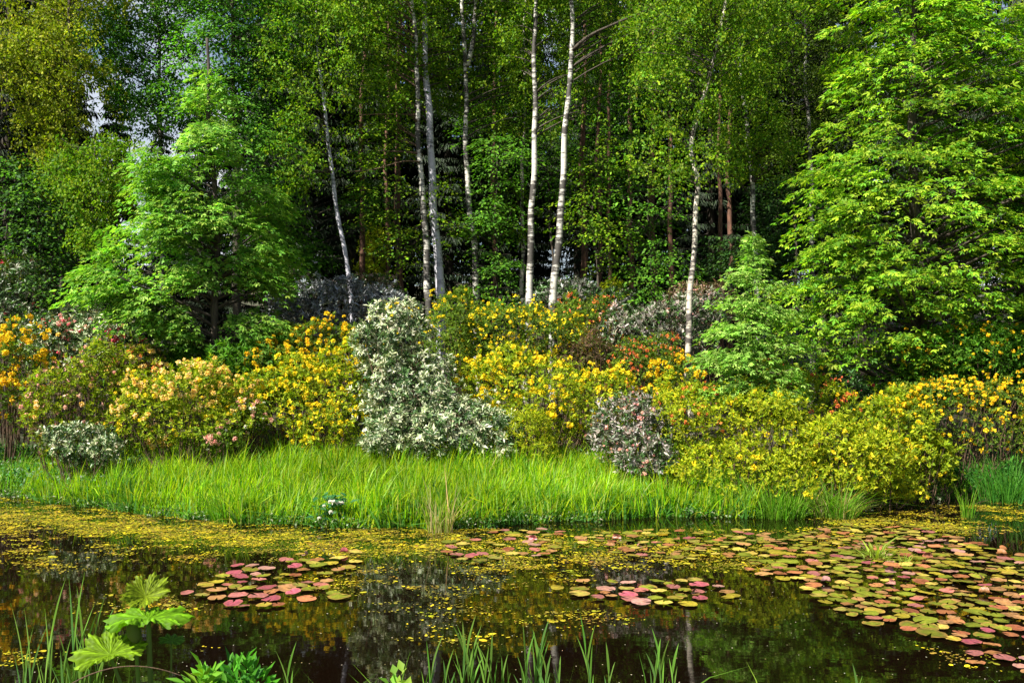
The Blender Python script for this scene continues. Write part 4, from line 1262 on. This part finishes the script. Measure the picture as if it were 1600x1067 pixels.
for i, (y_, x_, d_, cn, where) in enumerate(pads):
    curl = cn in ('pink', 'bronze') and R.random() < (0.08 if 'raft' in where else 0.04)
    d_ *= 0.8 if curl else 1
    key = (cn, int(R.integers(0, 3))) if curl else (cn, int(R.integers(0, 5)))
    z = R.uniform(0.012, 0.034)
    rot = R.uniform(0, 6.283)
    tilt = R.normal(0, 0.05, 2)
    if i < 300:
        o = bpy.data.objects.new('lily_pad', (CURLM if curl else PADM)[key])
        o.location = (x_, y_, z)
        o.rotation_euler = (tilt[0], tilt[1], rot)
        s = d_ / 2
        o.scale = (s, s, s)
        COL.objects.link(o)
        qx, qy = to_px(x_, y_)
        bx = BOX[where]
        side = ['left', 'middle', 'right'][min(2, max(0, int(3 * (qx - bx[0]) / (bx[1] - bx[0]))))]
        depth = ['far', 'central', 'near'][min(2, max(0, int(3 * (qy - bx[2]) / (bx[3] - bx[2]))))]
        size = 'small' if d_ < 0.175 else 'large' if d_ > 0.215 else 'medium'
        nb = min((p for p in pads if p is not pads[i]), key=lambda p: (p[0] - y_) ** 2 + (p[1] - x_) ** 2)[3]
        tag(o, f"{size} {'curled' if curl else 'flat'} {WORD[cn]} pad, {depth} {side} {where}, beside {WORD[nb]}", 'lily pad', 'water lily pads ' + where)
    else:
        src = (CURL if curl else PAD)[key]
        Vv = np.concatenate(src.v) * d_ / 2
        cc, ss = math.cos(rot), math.sin(rot)
        Vv = np.stack([Vv[:, 0] * cc - Vv[:, 1] * ss, Vv[:, 0] * ss + Vv[:, 1] * cc, Vv[:, 2] + tilt[0] * Vv[:, 0] + tilt[1] * Vv[:, 1]], 1) + np.array([x_, y_, z])
        stuff.add(Vv, src.f, np.concatenate(src.c))
tag(stuff.build('lily_pads', M['pad'], None, True), 'far water lily pads crowding the water below the bank', 'lily pads', kind='stuff')

# ------------------------------------------------------------------ near bank: reeds, big-leaved plant, grass


def reed(px, py_top, Y, label, n_leaf, lean=0.0, group='reed shoots on the near bank'):
    n_leaf += 2
    lean *= 0.6
    x = (px - 800) / F * Y
    z0 = max(float(ground_z(x, Y)), -0.1)
    top = EYE - (py_top - HOR) / F * Y
    h = top - z0
    root = thing('reed', (x, Y, z0), label, 'reed', group)
    t = np.linspace(0, 1, 6)
    pts = np.stack([lean * h * t ** 2, 0 * t, h * 0.72 * t], 1)
    MB().tube(pts, np.linspace(0.0055, 0.002, 6), 5, tint([(0.10, 0.20, 0.03)], 1)[0]).build('stem', M['grass'], root, True)
    for i in range(n_leaf):
        f = 0.3 + 0.68 * i / max(1, n_leaf - 1)
        p = np.array([lean * h * (f) ** 2, 0, h * 0.72 * f])
        side = -1 if i % 2 else 1
        a = R.normal(0, 0.5) + (math.pi if side < 0 else 0)
        L = h * R.uniform(0.3, 0.42)
        spread_ = R.uniform(0.05, 0.34)
        tt = np.linspace(0, 1, 6)
        dr = np.array([math.cos(a), math.sin(a) * 0.6, 0])
        line = p + dr * (L * spread_ * tt ** 1.4)[:, None] + np.array([0, 0, 1.0]) * (L * (tt - 0.18 * spread_ * 2 * tt ** 2))[:, None]
        wv = np.array([0.5, 0.9, 1.0, 0.85, 0.5, 0.02]) * R.uniform(0.005, 0.0085)
        sd = unit(np.array([math.cos(R.normal(0, .5)), math.sin(R.normal(0, 0.5)), 0.0]) + 1e-6)
        Vv = np.concatenate([line + sd * wv[:, None], line - sd * wv[:, None] + np.array([0, 0.003, 0])])
        q = np.array([(k, k + 1, k + 7, k + 6) for k in range(5)])
        MB().add(Vv, [q], tint([(0.12, 0.26, 0.035), (0.16, 0.30, 0.05), (0.10, 0.22, 0.05)], 1)[0]).build('leaf', M['grass'], root, True)
    return root


for px, pt, Y, lb, nl, ln in [
    (32, 968, 6.1, 'reed shoot nearest the left edge on the near bank', 4, .03), (50, 962, 6.2, 'reed shoot second from the left edge on the near bank', 4, -.02),
    (62, 1000, 6.0, 'short reed shoot between the two groups of tall reeds by the left edge', 3, 0.06), (76, 925, 6.2, 'tallest thin reed shoot by the left edge, with few leaves', 3, .01),
    (103, 1000, 6.0, 'short reed shoot leaning beside the leafy reed clump left of the ribbed leaves', 3, -.05), (112, 915, 6.1, 'tall leafy reed shoot in the clump left of the ribbed leaves', 5, .02),
    (120, 935, 6.15, 'leafy reed shoot bending away in the clump left of the ribbed leaves', 4, .06), (142, 955, 6.2, 'thin reed shoot standing just beside the folded pale leaf', 3, 0.0),
    (150, 945, 6.25, 'thin reed shoot directly behind the folded pale leaf', 3, .02)]:
    reed(px, pt, Y, lb, nl, ln, 'reed shoots beside the ribbed leaves')
mid = [(718, 985, 4), (735, 960, 5), (745, 985, 4), (760, 1000, 4), (775, 1000, 3), (790, 1020, 3), (700, 1015, 3), (820, 985, 4), (832, 965, 5), (842, 985, 4), (850, 1010, 4), (815, 1025, 3)]
ORD = ['first', 'second', 'third', 'fourth', 'fifth', 'sixth', 'seventh']
for half, word in ((sorted(q for q in mid if q[0] < 800), 'left'), (sorted(q for q in mid if q[0] > 800), 'right')):
    for k, (px, pt, nl) in enumerate(half):
        tall = pt == min(q[1] for q in half)
        reed(px, pt, 6.0 + 0.06 * (k % 4), f"{'tallest' if tall else 'green'} reed shoot, {ORD[k]} from the left in the {word} half of the middle clump", nl, R.normal(0, .06), 'reed shoots in the middle of the near bank')
for px, pt, nl, lb in [(665, 995, 3, 'thin reed shoot standing alone before the middle clump'), (925, 965, 4, 'tall single reed shoot right of the middle clump'), (950, 1010, 2, 'bare leaning reed blade beside the tall single shoot'),
                       (872, 1035, 3, 'short reed shoot between the middle clump and the tall single shoot'), (1018, 1000, 3, 'leaning reed shoot of the far pair by the birch reflection'),
                       (1036, 985, 4, 'taller reed shoot of the far pair by the birch reflection'), (1052, 1010, 3, 'reed shoot directly beside the birch reflection'), (1330, 1040, 2, 'lone reed tip at the bottom edge below the big raft'), (455, 1000, 3, 'lone reed shoot right of the fern-like plant')]:
    reed(px, pt, 6.05, lb, nl, R.normal(0, .08), 'reed shoots standing apart')

gm = blades(7000, (-5.5, 5.5), (-0.1, 2.0), 0.30, 0.008, [(0.11, 0.25, 0.02), (0.16, 0.29, 0.03), (0.08, 0.19, 0.02)], 'grass', near=True, lean=0.5,
            mask=lambda P: (bumpy(P[:, :2], 2.2, 31) > R.uniform(-.8, 0.8, len(P))) & (R.random(len(P)) < np.interp(P[:, 0], [-3.4, -1.6, -1.2, 0.0, 0.3, 0.6], [0.7, 0.6, 1, 1, 0.4, 0.10])))
tag(gm.build('near_bank_grass', M['grass']), 'thin green grass on the near bank at the bottom edge', 'grass', kind='stuff')

# the big-leaved plant
Yg = 5.7
gx = (232 - 800) / F * Yg
gz = float(ground_z(gx, Yg))
G = thing('gunnera_plant', (gx, Yg, gz), 'giant-leaved plant with ribbed toothed leaves on thick stalks at the near bank', 'plant')


def big_leaf(centre, rad, tilt, rot, cup, fold, pal, lobes=9, wave=0.06, stretch=(1, 1)):
    """a round lobed leaf with raised ribs and a toothed, wavy rim, stalk at its centre"""
    nr, na = 14, 154
    th = np.linspace(0, 2 * math.pi, na, endpoint=False)
    Vv = []
    cols = []
    base_c = tint(pal, 1, .05)[0]
    for i in range(nr):
        q = (i + 0.02) / (nr - 1)
        lob = (0.80 + 0.20 * np.abs(np.cos(th * lobes / 2)) ** 0.8) * (1 + 0.06 * np.sin(2 * th + 1) + 0.05 * np.sin(5 * th))
        tooth = 1 + (0.055 * np.sign(np.sin(th * 31)) * (1 + 0.3 * np.sin(th * 5)) if i == nr - 1 else 0)
        r_ = q * (1 - q * (1 - lob)) * tooth
        rib = np.abs(np.cos(th * lobes / 2)) ** 6
        fine = np.abs(np.sin(th * lobes * 2 + q * 5)) ** 2
        z = cup * q ** 1.8 - 0.22 * q ** 4 + wave * 1.7 * q ** 1.5 * np.cos(th * lobes) + wave * q * np.sin(th * 3 + 0.7) - 0.06 * rib * q * (1 - 0.5 * q) + 0.05 * fine * q + 0.03 * q * np.sin(th * 37 + q * 22) * np.cos(q * 40) + 0.03 * q * R.normal(0, .5, na)
        z = z + fold * (np.abs(np.sin(th)) * q) ** 1.3
        Vv.append(np.stack([r_ * np.cos(th) * stretch[0], r_ * np.sin(th) * stretch[1], z], 1) * rad)
        f_ = np.where(rib > 0.8, 1.7, 0.7 + 0.45 * fine) * np.exp(R.normal(0, .16, na))
        cols.append(np.concatenate([base_c[None, :3] * f_[:, None], np.ones((na, 1))], 1))
    Vv = np.concatenate(Vv)
    e = Vector((0, 0, 1))
    from mathutils import Euler
    m3 = np.array(Euler((tilt[0], tilt[1], rot), 'XYZ').to_matrix())
    Vv = Vv @ m3.T + centre
    i, j = np.meshgrid(np.arange(nr - 1), np.arange(na), indexing='ij')
    a = i * na + j
    b = i * na + (j + 1) % na
    q = np.stack([a, b, b + na, a + na], -1).reshape(-1, 4)
    return MB().add(Vv, [q], np.clip(np.concatenate(cols), 0, .9))


M['gunnera'] = leaf_mat('ribbed_leaf', 0.55, 0.32, 0.12, (1.05, 1.3, 0.35))
GC = [(0.105, 0.20, 0.006)]
GD = np.array([gx, Yg, gz])


def stalk(px_top, py_top, Yt, px_b, r):
    a = np.array([(px_b - 800) / F * Yg, Yg, gz - 0.05])
    b = at(px_top, py_top, Yt)
    mid = (a + b) / 2 + np.array([0, 0.0, 0.05]) * (1 if r > .01 else 0) + np.array([(a[0] - b[0]) * 0.25, 0, 0])
    o = MB().tube(bez(a, mid, b, 10) - GD, np.linspace(r * 1.15, r * 0.8, 10), 9, tint([(0.16, 0.24, 0.05)], 1)[0]).build('stalk', M['gunnera'], G, True)
    return o


for px, py, Y, rad, tilt, rot, cup, fold, pbase, rs, st in [
    (232, 966, 5.6, 0.235, (0.06, 0.02), 0.3, 0.06, 0.18, 240, 0.017, (1.0, 0.75)),
    (228, 930, 5.8, 0.150, (0.55, -0.30), 0.9, 0.42, 0.10, 238, 0.012, (0.95, 0.85)),
    (172, 1022, 5.5, 0.20, (0.30, -0.12), 0.5, 0.10, 0.42, 225, 0.012, (1.0, 0.9)),
    (268, 1000, 5.75, 0.075, (0.3, 0.1), 0.2, 0.1, 0.2, 265, 0.006, (1, .8))]:
    lf = big_leaf(at(px, py, Y) - GD, rad, tilt, rot, cup, fold, GC if rad > 0.1 else [(0.07, 0.16, 0.02)], stretch=st).build('leaf', M['gunnera'], G, True)
    stalk(px, py + 3, Y, pbase, rs)
# the folded leaf that has not opened: pleats round a stalk
fm = MB()
p0, p1 = at(212, 1003, 5.6), at(206, 968, 5.6)
t = np.linspace(0, 1, 8)
ln_ = p0 + (p1 - p0) * t[:, None]
rad = 0.034 * np.array([.45, .8, 1, 1, .95, .9, .8, .45])
na = 20
th = np.arange(na) * 6.283 / na
ring = np.stack([ln_[:, None, 0] + (rad[:, None] * (1 + .22 * (np.arange(na) % 2))[None]) * np.cos(th), ln_[:, None, 1] + (rad[:, None] * (1 + .22 * (np.arange(na) % 2))[None]) * np.sin(th), np.repeat(ln_[:, 2:3], na, 1)], -1)
i, j = np.meshgrid(np.arange(7), np.arange(na), indexing='ij')
q = np.stack([i * na + j, i * na + (j + 1) % na, (i + 1) * na + (j + 1) % na, (i + 1) * na + j], -1).reshape(-1, 4)
fm.add(ring.reshape(-1, 3) - GD, [q, (np.arange(na) + 7 * na)[None]], tint([(0.12, 0.15, 0.03)], 1)[0])
fl = fm.build('folded_leaf', M['gunnera'], G)
stalk(212, 1003, 5.6, 224, 0.013)


# leafy fern-like plant and low leaves at the bottom edge
def low_plant(name, label, px, py, Y, rx, rz, n, leaf, pal, wid=0.5, shape='kite'):
    c = at(px, py, Y)
    gz_ = float(ground_z(c[0], c[1]))
    root = thing(name, (c[0], c[1], gz_), label, 'plant')
    d = unit(R.normal(size=(n, 3)))
    d[:, 2] = np.abs(d[:, 2])
    P = np.array([0, 0, 0]) + d * np.array([rx, rx * 0.8, 1]) * (R.random(n) ** 0.4)[:, None]
    P[:, 2] = d[:, 2] * rz * R.random(n) ** 0.35
    mb = MB()
    mb.leaf(P, d + R.normal(0, .5, (n, 3)) * np.array([1, 1, .4]), np.array([0, -.3, 1]) + R.normal(0, .35, (n, 3)), leaf * np.exp(R.normal(0, .2, n)), leaf * wid, tint(pal, n, .15), shape)
    tag(mb.build('leaves', M['leaf'], root), kind='stuff')
    bm = MB()
    for k in range(12):
        p = P[R.integers(n)]
        bm.tube(bez(np.array([0, 0, -0.03]), p * [.3, .3, .7], p, 5), np.linspace(.006, .002, 5), 4, tint([(.12, .2, .04)], 1)[0], False)
    tag(bm.build('stems', M['grass'], root, True), kind='stuff')


def top_h(py, px, Y):
    p = at(px, py, Y)
    return p[2] - float(ground_z(p[0], p[1]))


low_plant('leafy_plant', 'bushy deep green leafy plant at the bottom edge beside the giant leaves', 375, 1045, 5.4, 0.27, top_h(1022, 375, 5.4), 420, 0.085, [(0.05, 0.20, 0.014), (0.08, 0.26, 0.016), (0.04, 0.15, 0.02)], .42)
low_plant('leafy_plant', 'yellow-green cut-leaved plant between the giant leaves and the bushy deep green plant', 318, 1052, 5.2, 0.16, top_h(1040, 318, 5.2), 160, 0.10, [(0.12, 0.30, 0.02), (0.18, 0.34, 0.02)], .8, 'maple')
low_plant('leafy_plant', 'small pale yellow-green seedling in the grass at the bottom edge', 625, 1052, 5.4, 0.13, top_h(1042, 625, 5.4), 90, 0.07, [(0.22, 0.36, 0.05), (0.16, 0.30, 0.03)], .7)
# dry arching stem across the foot of the giant leaves
a, b, c = at(95, 1062, 5.2), at(190, 1020, 5.2), at(300, 1055, 5.3)
sx = MB().tube(bez(at(100, 1075, 5.1), at(190, 1015, 5.15), at(290, 1058, 5.2), 14) - a, np.linspace(0.004, 0.0025, 14), 5).build('dry_stalk', M['twig'], None, True)
sx.location = a
tag(sx, 'thin dry brown stalk arching across the foot of the giant leaves', 'stalk')

# labels: what shares every other trait is told apart by its order from the left
ORDER = ['leftmost', 'second from left', 'third from left', 'fourth from left', 'fifth from left', 'sixth from left', 'seventh from left', 'eighth from left', 'ninth from left', 'tenth from left']
same = {}
for o in S.objects:
    if o.parent is None and o.get('label') and o.get('category') in ('lily pad', 'tree'):
        same.setdefault(o['label'], []).append(o)
for lb, os_ in same.items():
    if len(os_) > 1:
        os_.sort(key=lambda o: o.location.x / o.location.y)
        for i, o in enumerate(os_):
            o['label'] = lb + ', ' + ('rightmost' if i == len(os_) - 1 else ORDER[min(i, 9)])
